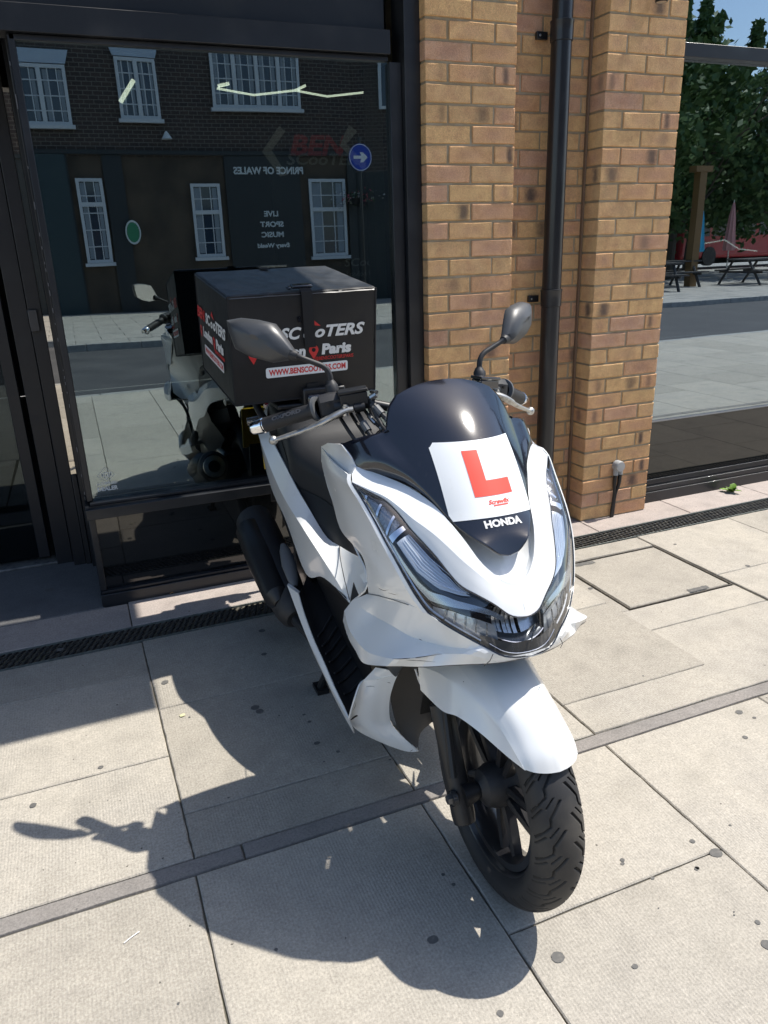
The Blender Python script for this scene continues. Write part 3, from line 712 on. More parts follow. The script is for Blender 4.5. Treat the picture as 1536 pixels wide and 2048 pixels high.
# ================================================================ ACROSS THE STREET (seen reflected)
FY=-18.3
pub=thing('pub_building','dark brick pub across the road reflected in the shop glass, with white casement windows','building',(4,FY,0))
def pubwall():
    m=bpy.data.materials.new('dark_pub_brick'); m.use_nodes=True; n=m.node_tree.nodes; l=m.node_tree.links; b=n['Principled BSDF']; b.inputs['Roughness'].default_value=.9
    t=n.new('ShaderNodeTexBrick'); g=n.new('ShaderNodeNewGeometry'); sp=n.new('ShaderNodeSeparateXYZ'); cb=n.new('ShaderNodeCombineXYZ')
    l.new(g.outputs['Position'],sp.inputs[0]); 
    ad=n.new('ShaderNodeMath'); ad.operation='ADD'; l.new(sp.outputs[0],ad.inputs[0]); l.new(sp.outputs[1],ad.inputs[1])
    l.new(ad.outputs[0],cb.inputs[0]); l.new(sp.outputs[2],cb.inputs[1]); l.new(cb.outputs[0],t.inputs['Vector'])
    t.inputs['Color1'].default_value=(.055,.04,.034,1); t.inputs['Color2'].default_value=(.038,.03,.028,1); t.inputs['Mortar'].default_value=(.12,.11,.10,1)
    t.inputs['Scale'].default_value=1; t.inputs['Brick Width'].default_value=.225; t.inputs['Row Height'].default_value=.095; t.inputs['Mortar Size'].default_value=.010
    l.new(t.outputs['Color'],b.inputs['Base Color']); return m
M['pubbrick']=pubwall()
M['render']=MAT('brown_render',(.075,.058,.042),.9,noisecol=(1.2,(.04,.034,.028),.4,.7))
M['teal']=MAT('dark_teal_paint',(.014,.019,.022),.5); M['tealp']=MAT('teal_pilaster',(.018,.038,.045),.5)
M['wfr']=MAT('white_window_frame',(.50,.54,.58),.5); M['lintel']=MAT('pale_lintel',(.36,.44,.54),.8)
M['pane']=MAT('dark_pane',(.03,.045,.07),.08,spec=.7); M['curtain']=MAT('net_curtain',(.22,.26,.30),.8)
def pb(name,x0,x1,y0,y1,z0,z1,mat,par=None):
    mb=MB(); p=pub.location; mb.box(x0-p.x,x1-p.x,y0-p.y,y1-p.y,z0,z1); return mb.build(name,mat,par or pub)
pb('upper_wall',-9,8.0,FY-.3,FY,4.75,8.2,'pubbrick'); pb('middle_wall',-9,8.0,FY-.3,FY-.01,3.75,4.749,'pubbrick')
pb('ground_wall',-9,8.0,FY-.3,FY-.02,-.1,3.749,'render')
pb('cornice',-9,8.05,FY,FY+.07,3.80,3.9,'teal'); pb('roof',-9.4,8.4,FY-6,FY+.35,8.201,8.45,'teal')
for x0,x1 in ((-2.6,.5),(1.3,1.75),(4.35,6.4),(7.75,8.0)): pb('painted_panel',x0,x1,FY-.019,FY+.03,-.05,3.79,'teal')
for x0,x1 in ((-.35,.45),): pb('pilaster',x0,x1,FY+.031,FY+.07,0,3.79,'tealp')
# side block turning away
mb=MB(); a=math.radians(28)
def side(s0,s1,z0,z1,off,mt,nm,par=pub):
    mb=MB(); d=Vector((math.cos(a),math.sin(a),0)); nn=Vector((-math.sin(a),math.cos(a),0)); o=Vector((8.0,FY-.02,0))-pub.location*1.0
    o.z=0; p=[o+d*s0+nn*(off-.25),o+d*s1+nn*(off-.25),o+d*s1+nn*off,o+d*s0+nn*off]
    mb.add([(*q.xy,z0) for q in p]+[(*q.xy,z1) for q in p],[(0,3,2,1),(4,5,6,7),(0,1,5,4),(1,2,6,5),(2,3,7,6),(3,0,4,7)],0,False); return mb.build(nm,mt,par)
side(0,4.5,3.4,8.2,0,'pubbrick','side_wall'); side(0,4.5,-.1,3.4,0,'teal','side_wall')
def window(x0,x1,z0,z1,cols,rows,parent=None,arch=True,curt=True,split=0):
    fr=MB(); p=pub.location; y=FY+.02
    def B(a,b,c_,d,t=.05,dd=0): fr.box(a-p.x,b-p.x,y-p.y+dd,y-p.y+t+dd,c_,d)
    w=.075
    B(x0,x1,z0,z0+w); B(x0,x1,z1-w,z1); B(x0,x0+w,z0+w,z1-w); B(x1-w,x1,z0+w,z1-w)
    n=cols
    for i in range(1,n): xx=x0+(x1-x0)*i/n; B(xx-.05,xx+.05,z0+w,z1-w,.055)
    if split: zz=z0+(z1-z0)*split; B(x0+w,x1-w,zz-.05,zz+.05,.06)
    m_=3*n
    for i in range(1,m_):
        if i%3: xx=x0+(x1-x0)*i/m_; B(xx-.012,xx+.012,z0+w,z1-w,.02)
    for i in range(1,rows): zz=z0+(z1-z0)*i/rows; B(x0+w,x1-w,zz-.012,zz+.012,.022)
    f=fr.build('window','wfr',pub)
    g=MB(); g.box(x0-p.x,x1-p.x,y-p.y-.03,y-p.y-.001,z0,z1); g.build('pane','pane',f)
    if curt:
        c_=MB(); k=0
        for i in range(n):
            a0=x0+(x1-x0)*i/n+.09; a1=x0+(x1-x0)*(i+1)/n-.09
            for (q0,q1) in ((a0,a0+(a1-a0)*.3),(a1-(a1-a0)*.2,a1)):
                c_.box(q0-p.x,q1-p.x,y-p.y+.0,y-p.y+.006,z0+.1,z1-.1)
        c_.build('curtain','curtain',f)
    s_=MB(); s_.box(x0-.06-p.x,x1+.06-p.x,y-p.y,y-p.y+.12,z0-.09,z0-.005); s_.build('sill','wfr',f)
    if arch:
        s_=MB(); q=[(x0-.02,z1+.02),(x1+.02,z1+.02),(x1+.12,z1+.30),(x0-.12,z1+.30)]
        s_.prism([(a_-p.x,.021,b_) for a_,b_ in q],(0,.05,0)); s_.build('lintel','lintel',f)
window(-.45,.76,4.45,5.72,2,4); window(1.88,2.84,4.62,5.95,2,4); window(4.2,6.53,4.92,6.28,4,4); window(-3.2,-1.9,4.4,5.6,2,4)
window(.62,1.24,1.27,3.25,1,5,arch=False,split=.7); window(3.4,4.18,1.3,3.13,1,5,arch=False,split=.62); window(6.63,7.66,1.21,3.24,1,5,arch=False,split=.62)
# window on the angled side
d=Vector((math.cos(a),math.sin(a),0)); nn=Vector((-math.sin(a),math.cos(a),0))
mb=MB(); R3=Matrix.Translation(Vector((8.0,FY,0))-pub.location)@Matrix.Rotation(a,4,'Z')
for (x0,x1,z0,z1) in ((.75,2.0,4.95,5.03),(.75,2.0,6.4,6.48),(.75,.83,5.03,6.4),(1.92,2.0,5.03,6.4),(1.33,1.42,5.03,6.4)): mb.box(x0,x1,.0,.06,z0,z1,0,R3)
wf=mb.build('window','wfr',pub); mb=MB(); mb.box(.75,2.0,.002,.01,4.95,6.48,0,R3); mb.build('pane','pane',wf)
# facade lettering
M['lett']=MAT('pale_sign_letters',(.55,.60,.62),.6)
def ptext(body,x,z,size,xs=1,off=.006,y=FY+.05,mat='lett',par=None,al='LEFT'):
    # faces the street (+Y): runs right-to-left in world x
    return text_mesh('lettering',body,size,mat,par or pub,Matrix.Translation(Vector((x,y,z))-(par or pub).location)@Matrix.Rotation(math.pi,4,'Z')@Matrix.Rotation(math.pi/2,4,'X'),off,0,.003,al,xs)
ptext('PRINCE OF WALES',6.50,3.36,.235,.98,.008)
for i,(t,s_) in enumerate((('LIVE',.19),('SPORT',.19),('MUSIC',.19),('Every Week!',.15))): ptext(t,5.5,2.30-.27*i,s_,1.15,.006,al='CENTER',y=FY+.035)
pb('sign_board',1.15,3.2,FY+.02,FY+.06,6.30,6.66,MAT('navy_board',(.02,.03,.12),.5)); ptext('PRINCE OF WALES',3.12,6.40,.21,.98,.004,y=FY+.064)
ov=MB(); ov.lathe([(0,.30),(.03,.30),(.031,.0)],(1.80-4,.06,1.98),(0,1,0),32); o=ov.build('oval_sign',MAT('green_oval',(.03,.20,.10),.4),pub); o.scale=(.62,1,1); o.location=((1.80-4)*(1-.62),0,0)
ov=MB(); ov.lathe([(0,.25),(.004,.25),(.004,.30),(0,.30)],(1.80-4,.093,1.98),(0,1,0),32); o2=ov.build('oval_ring','lett',pub); o2.scale=(.62,1,1); o2.location=((1.80-4)*(1-.62),0,0)
mb=MB(); mb.tube([(2.9-4,.03,4.3),(2.9-4,.25,4.3)],.03); mb.lathe([(0,.02),(.18,.14),(.181,.0)],(2.9-4,.25,4.32),(0,0,-1),20); mb.build('wall_lamp','lett',pub)
# keep-left style blue sign on its pole
bs=thing('road_sign','round blue road sign with a white arrow on a dark pole across the road','road sign',(5.95,-11.6,0))
sx,sz=5.95,0
bx,bz=(lambda A,B:((A[0]+B[0])/2,(A[1]+B[1])/2))((5.355,3.290),(5.909,2.795)); bs.location=(bx,-11.6,0)
mb=MB(); mb.lathe([(0,.0),(0,.235),(.012,.235),(.012,0)],(0,0,bz),(0,1,0),40); mb.build('disc',MAT('sign_blue',(.01,.05,.42),.35,spec=.4,emit=None),bs)
mb=MB(); mb.lathe([(.0125,.215),(.0135,.215),(.0135,.228),(.0125,.228)],(0,0,bz),(0,1,0),40); 
mb.prism([(-.14,.0125,bz-.025),(.02,.0125,bz-.025),(-.01+.0,.0125,bz-.085),(.05,.0125,bz-.085),(.15,.0125,bz),(.05,.0125,bz+.085),(-.01,.0125,bz+.085),(.02,.0125,bz+.025),(-.14,.0125,bz+.025)],(0,.002,0)); mb.build('arrow',MAT('sign_white',(.8,.8,.8),.4),bs)
mb=MB(); mb.tube([(0,-.03,-.1),(0,-.03,bz+.35)],.03,16); mb.build('pole','pipe',bs)
# flower basket + yellow box
fb=thing('flower_basket','hanging basket of pink and white flowers on the pub front','flower basket',(7.9,FY+.35,2.75))
mb=MB(); 
for k in range(260):
    v=Vector((random.gauss(0,.30),random.gauss(0,.12),random.gauss(0,.10))); r=.035
    mb.poly([v+Vector((random.uniform(-r,r),random.uniform(-r,r),random.uniform(-r,r))) for _ in range(4)],random.choice((0,0,1,2)))
mb.build('blooms',[MAT('leaf_green',(.05,.10,.03),.6),MAT('petal_pink',(.6,.12,.18),.6),MAT('petal_white',(.75,.75,.72),.6)],fb)
mb=MB(); mb.lathe([(-.22,.02),(-.15,.16),(-.02,.24)],(0,0,0),(0,0,1),16); mb.build('basket','dark',fb)
# trees to the right, seen in the right-hand window
M['leaf']=MAT('tree_leaf',(.085,.15,.04),.5,noisecol=(3,(.04,.085,.02),.35,.7)); M['bark']=MAT('tree_bark',(.10,.08,.06),.9,bump=(30,.6,.02))
def tree(x,y,h,r,lab,col=None,seed=1,n=5200):
    h*=.76; rnd=random.Random(seed); t=thing('street_tree',lab,'tree',(x,y,-.1),group=None)
    mb=MB(); tips=[]
    trunk=[(0,0,0),(.05,.02,h*.2),(-.05,.05,h*.4),(.03,0,h*.62)]; mb.tube(trunk,[.22,.18,.14,.09],10)
    for k in range(16):
        z0=h*(.22+.4*rnd.random()); an=rnd.random()*6.28; L=r*(.6+.5*rnd.random()); up_=.5+rnd.random()
        p=[Vector((0,0,z0)),Vector((math.cos(an)*L*.5,math.sin(an)*L*.5,z0+L*.35*up_)),Vector((math.cos(an)*L,math.sin(an)*L,z0+L*.85*up_))]
        mb.tube(p,[.07,.045,.02],6); tips+=p[1:]
    mb.build('trunk','bark',t)
    mb=MB(); clumps=[]
    for k in range(46):
        a_=rnd.random()*6.28; e=rnd.random(); rr=r*(.25+.75*rnd.random()**.5)*math.sin(math.pi*(.18+.74*e))**.6
        clumps.append((Vector((math.cos(a_)*rr,math.sin(a_)*rr,h*(.30+.70*e))),r*(.16+.16*rnd.random())))
    for k in range(9):
        a_=rnd.random()*6.28; q_=r*.75*rnd.random(); hh_=h*(1.02+.10*rnd.random())
        for j_ in range(4): clumps.append((Vector((math.cos(a_)*q_,math.sin(a_)*q_,hh_+.26*j_)),.20-.035*j_))
    for k in range(14):
        a_=rnd.random()*6.28; clumps.append((Vector((math.cos(a_)*r*.5*rnd.random(),math.sin(a_)*r*.5*rnd.random(),h*(1.0+.14*rnd.random()))),r*.07))
    for k in range(n):
        c_,q=rnd.choice(clumps); v=Vector((rnd.gauss(0,1),rnd.gauss(0,1),rnd.gauss(0,1.15)))*q*.55; p=c_+v
        s_=.09+.10*rnd.random(); ax=Vector((rnd.gauss(0,1),rnd.gauss(0,1),rnd.gauss(0,1)-.4)).normalized(); bx_=ax.orthogonal().normalized()*s_*.5; ax*=s_
        mb.poly([p-ax,p+bx_,p+ax,p-bx_])
    mb.build('crown','leaf',t); return t
tree(15.5,-17.5,8.8,2.6,'tall dense green tree nearest the pub corner, reflected in the right window',seed=2,n=15000)
tree(20.5,-19.5,9.2,2.8,'broad green tree standing behind the orange post across the road',seed=5,n=15000)
tree(25.0,-18.5,8.8,2.7,'green tree with feathery top at the far right of the reflection',seed=8,n=12000)
tree(30.0,-22.5,10.5,3.4,'large tree furthest back behind the pub garden',seed=11,n=10000)
tree(20.0,-25.5,9.0,3.0,'shaded tree furthest behind the benches across the road',seed=14,n=9000)
tree(23.5,-23.5,8.6,3.2,'dark tree filling the middle background of the pub garden',seed=21,n=12000)
tree(27.5,-26,9.5,3.4,'dark tree filling the right background of the pub garden',seed=22,n=12000)
tree(17.5,-21.5,8.4,2.8,'shaded tree directly behind the pub corner tree',seed=23,n=12000)
# garden wall, bus, benches, parasols
gw=MB(); gw.box(9,40,-30.2,-30,0,2.2); tag(gw.build('garden_fence',MAT('fence_green_black',(.02,.03,.03),.8)),'dark fence at the back of the pub garden across the road','fence')
bus=thing('red_bus','red single-deck bus standing far behind the pub benches','bus',(33.5,-28.8,0))
mb=MB(); mb.box(-5,5,-1.2,1.2,.35,3.0); b=mb.build('body',MAT('bus_red',(.34,.012,.02),.35,coat=.5),bus,bevel=.15)
for k in range(6): mb=MB(); mb.box(-4.6+k*1.55,-3.3+k*1.55,1.19,1.22,1.4,2.3); mb.build('window','pane',bus)
for x_ in (-3.2,3.0): mb=MB(); mb.lathe([(0,0),(0,.45),(.25,.45),(.25,0)],(x_,.99,.45),(0,1,0),20); mb.build('wheel','rubber',bus)
for i,(x_,y_,c_,lab) in enumerate(((16.3,-16.4,(.62,.62,.60),'closed white parasol nearest the orange post in the pub garden'),(18.3,-17.5,(.60,.28,.24),'closed pink parasol between the white and the blue one'),(19.4,-17.0,(.05,.38,.58),'closed bright blue parasol in the pub garden'),(21.0,-17.2,(.55,.27,.25),'closed pink parasol at the right end of the row'))):
    p=thing('closed_parasol',lab,'parasol',(x_,y_,-.02),group='closed parasols in the pub garden')
    mb=MB(); mb.tube([(0,0,0),(0,0,2.55)],.022,8); mb.lathe([(0,.25),(.06,.25),(.07,.03)],(0,0,0),(0,0,1),16); mb.build('pole','steel',p)
    mb=MB(); n_=16; rows=[]
    for z,r_ in ((.95,.17),(1.0,.19),(1.4,.15),(2.0,.10),(2.35,.05),(2.5,.01)): rows.append([Vector((math.cos(2*math.pi*k/n_)*r_*(1+.25*(k%2)),math.sin(2*math.pi*k/n_)*r_*(1+.25*(k%2)),z)) for k in range(n_+1)])
    mb.grid(rows); mb.build('canopy',MAT('parasol_cloth',c_,.8),p)
proto=None
for i,(x_,y_,rz,lab) in enumerate(((15.2,-14.4,.3,'dark wooden picnic bench nearest the brick pier in the reflection'),(17.0,-15.6,.1,'dark wooden picnic bench under the pink parasol'),(19.6,-14.8,-.2,'dark wooden picnic bench in front of the blue parasol'),(22.5,-15.5,.2,'dark wooden picnic bench at the far right of the garden'))):
    if proto is None:
        proto=thing('picnic_bench',lab,'picnic bench',(x_,y_,-.02),group='picnic benches outside the pub')
        mb=MB(); [mb.box(-.9,.9,-.35+.145*k,-.22+.145*k,.72,.76) for k in range(5)]; mb.build('table_top','bench' if 'bench' in M else MAT('dark_bench_wood',(.055,.05,.048),.6),proto)
        for s_ in (-1,1): mb=MB(); mb.box(-.9,.9,.60*s_-.12,.60*s_+.12,.42,.46); mb.build('seat',MAT('dark_seat_wood',(.055,.05,.048),.6),proto)
        for s_ in (-1,1): mb=MB(); mb.tube([(.65*s_,-.70,0),(.65*s_,-.25,.72)],.04,6); mb.tube([(.65*s_,.70,0),(.65*s_,.25,.72)],.04,6); mb.box(.65*s_-.02,.65*s_+.02,-.7,.7,.36,.42); mb.build('leg',MAT('dark_leg_wood',(.05,.045,.042),.6),proto)
        src_=proto; r=proto
    else:
        r=src_.copy(); COL.objects.link(r)
        for ch in list(src_.children): c_=ch.copy(); COL.objects.link(c_); c_.parent=r
        r['label']=lab
    r.location=(x_,y_,-.02); r.rotation_euler=(0,0,rz)
op=MB(); op.box(-.12,.12,-.12,.12,0,3.2); op.box(-.3,.3,-.14,.14,3.2,3.36); o=op.build('timber_post',MAT('orange_timber',(.20,.11,.035),.6)); px_,pz_=(17.633,2.158); o.location=(px_,-15.3,-.02); tag(o,'orange timber post standing among the trees in the reflection','post')
bn=thing('wheelie_bin','dark wheeled bin with a plant on top across the road','bin',(20.7,-13.3,-.02))
mb=MB(); mb.prism([(-.35,-.3,.12),(.35,-.3,.12),(.35,.3,.12),(-.35,.3,.12)],(0,0,.95)); mb.build('body',MAT('bin_grey',(.04,.045,.04),.5),bn,bevel=.03)
for sx_ in (-.3,.25): mb=MB(); mb.lathe([(0,0),(0,.09),(.05,.09),(.05,0)],(sx_,.2,.09),(1,0,0),14); mb.build('wheel','rubber',bn)
# small weed by the right window and litter
wd=thing('weed','small leafy green weed growing from the joint below the right window','weed',(*(3.394,0.012),0))
mb=MB()
for k in range(11):
    an=random.uniform(-2.9,2.9)-math.pi/2; L=random.uniform(.05,.088); el=random.uniform(.3,1.2); w_=random.uniform(.013,.020)
    d_=Vector((math.cos(an)*math.cos(el),math.sin(an)*math.cos(el),math.sin(el))); sd=d_.cross(Vector((0,0,1))).normalized()
    rows=[]
    for i in range(7):
        t=i/6; c_=d_*L*t+Vector((0,0,-.022*t*t)); ww=w_*math.sin(math.pi*min(1,.12+t*.88))**.7*(1+.18*(-1)**i)
        rows.append([c_-sd*ww,c_-Vector((0,0,.002)),c_+sd*ww])
    mb.grid(rows)
o=mb.build('leaves',MAT('weed_green',(.14,.27,.035),.45,noisecol=(60,(.25,.38,.07),.5,.75)),wd); o.location=(0,0,.006)
lit=(-0.085,-1.710); mb=MB(); mb.tube([(-.017,-.008,.002),(0,.001,.0025),(.017,.008,.003)],.0013,6,flat=.5); o=mb.build('paper_stick',MAT('paper_white',(.82,.82,.80),.7)); o.location=(lit[0],lit[1],0); tag(o,'thin white paper stick lying on the sunlit slab at the bottom left','litter')
lf=(0.136,-0.905); mb=MB(); mb.grid([[(-.008,-.005,.002),(0,-.008,.004),(.008,-.003,.003)],[(-.009,.004,.004),(0,.005,.006),(.009,.005,.004)]]); o=mb.build('leaf',MAT('pale_leaf',(.62,.60,.35),.6)); o.location=(lf[0],lf[1],0); tag(o,'small pale yellow leaf lying on a slab joint','leaf')
lf=(0.226,0.056); mb=MB(); mb.grid([[(-.012,-.006,.004),(0,-.008,.010),(.012,-.003,.006)],[(-.010,.006,.006),(0,.008,.012),(.012,.005,.003)]]); o=mb.build('dead_leaf',MAT('brown_leaf',(.38,.20,.08),.7)); o.location=(lf[0],lf[1],0); tag(o,'crumpled brown leaf at the foot of the shop window','leaf')

# ================================================================ SCOOTER
# local frame: x forward, y to its left, z up; points are written (forward, right, up)
sc=thing('scooter','white maxi scooter with black windscreen and learner plate parked facing the camera','scooter',(0.7337,-1.8845,0))
yb,lb=math.radians(-91.0),math.radians(0.3)
hh=Vector((math.cos(yb),math.sin(yb),0)); l0=Vector((-math.sin(yb),math.cos(yb),0)); zz=Vector((0,0,1))
nl=math.cos(lb)*l0-math.sin(lb)*zz; uu=hh.cross(nl)
RM=Matrix(((hh.x,nl.x,uu.x),(hh.y,nl.y,uu.y),(hh.z,nl.z,uu.z)))
sc.rotation_euler=RM.to_euler()
def part(mb,name,mat,parent=None,**k): return mb.build(name,mat,parent or sc,**k)
# ---------------------------------------------------------------- wheels
def tyre_mesh(R0,wd,name,parent,cx,cz,groove=True,NA=1080,NB=104):
    gv=[]
    """tyre with real V grooves; profile from bead to bead"""
    vs=[];fs=[]
    rb=.178*1.0465; pitches=29
    prof=[]
    for j in range(NB+1):
        t=-1+2*j/NB; a=abs(t)
        if a<.80:   # tread arc
            q=t/.80; y=wd*.93*math.sin(q*math.pi/2*.92)/math.sin(math.pi/2*.92); r=R0-(.048)*(1-math.cos(q*math.pi/2*.92))
        else:
            q=(a-.80)/.20; y=wd*math.copysign(1,t)*(.93+.07*math.sin(q*math.pi)-.33*q**2); r=(R0-.048*(1-math.cos(math.pi/2*.92)))*(1-q)+rb*q
        prof.append((y,r,t))
    def seg(u,v,a,b,w):
        ax,ay=a;bx_,by=b; dx,dy=bx_-ax,by-ay; L=dx*dx+dy*dy; s=max(0,min(1,((u-ax)*dx+(v-ay)*dy)/L)); 
        return math.hypot(u-ax-s*dx,v-ay-s*dy)/(w*.44)
    P=2*math.pi*R0/pitches
    segs=[]
    for sgn,ph in ((1,0),(-1,.5)):
        # long swept groove, from near centre to shoulder, then companion sipes
        segs+= [((.10+ph,.10*sgn),(.62+ph,.34*sgn),.055),((.62+ph,.34*sgn),(.92+ph,.36*sgn),.05),((.92+ph,.36*sgn),(1.42+ph,.76*sgn),.055),
                ((.42+ph,.03*sgn),(.05+ph,.20*sgn),.0) if 0 else ((.30+ph,.50*sgn),(.66+ph,.78*sgn),.05),((-.02+ph,.22*sgn),(.30+ph,.40*sgn),.032),((.16+ph,.60*sgn),(.36+ph,.78*sgn),.028)]
    for i in range(NA):
        th=2*math.pi*i/NA; up_=(-th*R0/P)%1.0
        for (y,r,t) in prof:
            d=0
            if groove and abs(t)<.80:
                m=9
                for (a,b,w) in segs:
                    if (t>0)!=(b[1]>0) and abs(t)>.12: continue
                    for sh in (-2,-1,0,1):
                        mm=seg(up_+sh,t,a,b,w)
                        if mm<m: m=mm
                        if m<.3: break
                if m<1.45: d=.0045*(1-smoothstep(.85,1.45,m))
            elif .8<=abs(t)<.84: d=0
            gv.append(min(1,d/.004)); rr=r-d; vs.append((cx+math.cos(th)*rr,y,cz+math.sin(th)*rr))
    W_=NB+1
    for i in range(NA):
        j=(i+1)%NA
        for k in range(NB): fs.append((i*W_+k,j*W_+k,j*W_+k+1,i*W_+k+1))
    mb=MB(); mb.add(vs,fs,0,True); ob=mb.build(name,'rubber',parent,angle=60); A=ob.data.attributes.new('groove','FLOAT','POINT'); A.data.foreach_set('value',gv); return ob
WR=.2668
def wheel(name,cx,R0,wd,groove,NA):
    e=bpy.data.objects.new(name,None); COL.objects.link(e); e.parent=sc; e.location=(cx,0,R0)
    tyre_mesh(R0,wd,'tyre',e,0,0,groove,NA)
    k=1.0465; rl=.187*k
    mb=MB()
    # rim barrel with lips both sides
    prof=[(-.040,rl+.004),(-.042,rl+.001),(-.0415,rl-.004),(-.036,rl-.010),(-.026,rl-.013),(-.016,rl-.028),(.016,rl-.028),(.026,rl-.013),(.036,rl-.010),(.0415,rl-.004),(.042,rl+.001),(.040,rl+.004)]
    mb.lathe(prof,(0,0,0),(0,1,0),96)
    mb.lathe([(-.030,rl-.030),(-.012,rl-.040),(.012,rl-.040),(.030,rl-.030),(.030,rl-.015),(-.030,rl-.015)],(0,0,0),(0,1,0),96,close=True)
    mb.build('rim','alloy',e,angle=40)
    # five twin-edged swept spokes
    mb=MB()
    for s_ in range(5):
        a0=math.radians(72*s_+2)
        for sgn_ in (-1,1):
            rows=[]
            for i in range(7):
                t=i/6; r=.045+(rl-.033-.045)*t; an=a0+sgn_*(.26-.10*t)
                hw=(.0095-.002*t) ; dep=.014-.003*t; c_=Vector((math.cos(an)*r,-.004+.0*t,math.sin(an)*r)); tg=Vector((-math.sin(an),0,math.cos(an)))
                rows.append([c_-tg*hw+Vector((0,-dep,0))*.7,c_+Vector((0,-dep,0)),c_+tg*hw+Vector((0,-dep,0))*.7,c_+tg*hw+Vector((0,dep,0)),c_-tg*hw+Vector((0,dep,0)),c_-tg*hw+Vector((0,-dep,0))*.7])
            mb.grid(rows)
    mb.build('spokes','alloy',e,angle=40)
    mb=MB(); mb.lathe([(-.062,.0),(-.062,.022),(-.058,.026),(-.050,.040),(-.028,.050),(.028,.050),(.045,.040),(.055,.028),(.055,0)],(0,0,0),(0,1,0),40); mb.build('hub','matte',e)
    # brake disc on the left side
    mb=MB()
    n=60
    mb.lathe([(.048,.072),(.048,.118),(.052,.118),(.052,.072)],(0,0,0),(0,1,0),72,close=True); mb.build('brake_disc','steel',e)
    return e
fwh=wheel('front_wheel',0,WR,.0585,True,1400)
rwh=wheel('rear_wheel',-1.375,.268,.068,False,200)
for c_ in rwh.children:
    pass
# ---------------------------------------------------------------- fork
fa=(-0.006,0.100,0.250)
mb=MB()
ax=Vector((math.sin(math.radians(27)),0,-math.cos(math.radians(27))))
for s_ in (1,-1):
    m1=MB(); top=Vector((-.235,-.098*s_,.66)); bot=Vector((.012,-.098*s_,.195))
    d=(bot-top).normalized()
    pts=[top,top+d*.255,top+d*.262,bot-d*.02,bot-d*.003,bot]; m1.tube(pts,[.016,.016,.0265,.0265,.024,.018],24)
    # axle clamp and rear web
    m1.tube([Vector((0,-.098*s_,.262)),Vector((0,-.062*s_,.2668))],[.026,.020],20)
    m1.tube([Vector((-.02,-.112*s_,.30)),Vector((-.10,-.098*s_,.46))],[.010,.007],8)
    f_=part(m1,'fork_leg','dark')
    m1=MB(); m1.lathe([(-.006,.0),(-.006,.010),(.0,.0125),(.006,.0125),(.006,.017),(.012,.017)],(0,-.131*s_,.262),(0,s_,0),6,smooth=False); m1.lathe([(0,.017),(.012,.015)],(0,-.127*s_,.262),(0,s_,0),20); m1.build('axle_bolt',MAT('worn_bolt',(.12,.12,.12),.4,metal=.7),f_)
    if s_==-1:
        m1=MB(); m1.box(-.09,-.01,.065,.12,.17,.26); m1.build('brake_caliper','grey',f_,bevel=.008)
m1=MB(); m1.tube([(-.235,-.13,.66),(-.235,.13,.66)],.03,14); m1.tube([(-.235,0,.64),(-.46,0,1.0)],.03,14); part(m1,'steering_yoke','dark')
# ---------------------------------------------------------------- front mudguard
cu=[(.183,.059,.451),(.170,.062,.465),(.152,.063,.478),(.114,.064,.500),(.070,.067,.516),(.020,.071,.529),(-.05,.078,.545),(-.13,.082,.555)]
ctr=[(.212,0,.449),(.202,0,.470),(.185,0,.492),(.140,0,.528),(.09,0,.548),(.02,0,.562),(-.06,0,.575),(-.13,0,.580)]
lo=[(.183,.059,.449),(.152,.072,.456),(.116,.081,.460),(.079,.090,.465),(.039,.101,.469),(-.006,.112,.467),(-.052,.125,.456),(-0.158,0.128,0.445)]
up_r=[(.183,.059,.451),(.165,.065,.463),(.135,.069,.478),(.09,.074,.492),(.04,.082,.503),(-.02,.094,.512),(-.09,.108,.520),(-0.178,0.125,0.497)]
mgd=shell('front_mudguard',[ctr,[(a[0]*.86+b[0]*.14,b[1]*.38,a[2]*.88+b[2]*.12) for a,b in zip(ctr,cu)],[(a[0]*.50+b[0]*.50,b[1]*.76,a[2]*.52+b[2]*.48) for a,b in zip(ctr,cu)],cu],'white',sc,n=36,k=4,smooth=True,thick=.004,ref=(-.02,0,.30),angle=30)
twins('mudguard_side',[cu,[((a[0]+b[0])/2,(a[1]+b[1])/2+.001,(a[2]+b[2])/2) for a,b in zip(cu,up_r)],up_r,lo],'white',mgd,n=36,k=2,smooth=False,thick=.004,ref=(-.02,0,.40),angle=11)
m1=MB(); rows=[]
for i in range(17):
    an=math.radians(20+i*9.5); r=.266; rows.append([Vector((math.cos(an)*r,y,.2668+math.sin(an)*r)) for y in (-.085,-.05,0,.05,.085)])
m1.grid(rows[8:]); part(m1,'inner_mudguard','dark',solid=.003)
# ---------------------------------------------------------------- hood, lamps, side fairings
cw=[(-.277,.221,.959),(-.223,.174,.944),(-.172,.139,.929),(-.122,.113,.907),(-.080,.096,.880)]
ridge=cw+[(-.038,.080,.849),(-.006,.062,.813),(.015,.043,.791),(.030,.022,.776),(.036,0,.770)]
inn=[(-.246,.242,.933),(-.211,.218,.920),(-.176,.194,.907),(-.143,.178,.886),(-.111,.166,.862),(-.081,.151,.840),(-.050,.137,.818),(-.022,.124,.794),(.003,.109,.772),(.029,.085,.758),(.049,.059,.742),(.065,.035,.722)]
innc=inn+[(.071,.018,.716),(.073,0,.714)]
outl=[(-.246,.242,.933),(-.205,.233,.904),(-.165,.225,.874),(-.128,.218,.843),(-.095,.209,.812),(-.068,.199,.780),(-.043,.186,.746),(-.018,.170,.716),(.012,.146,.698),(.040,.119,.682),(.061,.088,.663),(.083,.057,.646)]
outc=outl+[(.093,.028,.641),(.095,0,.640)]
N_=40
A_=crv(ridge,N_); B_=crv(innc,N_)
mid=[]
mid2=[]
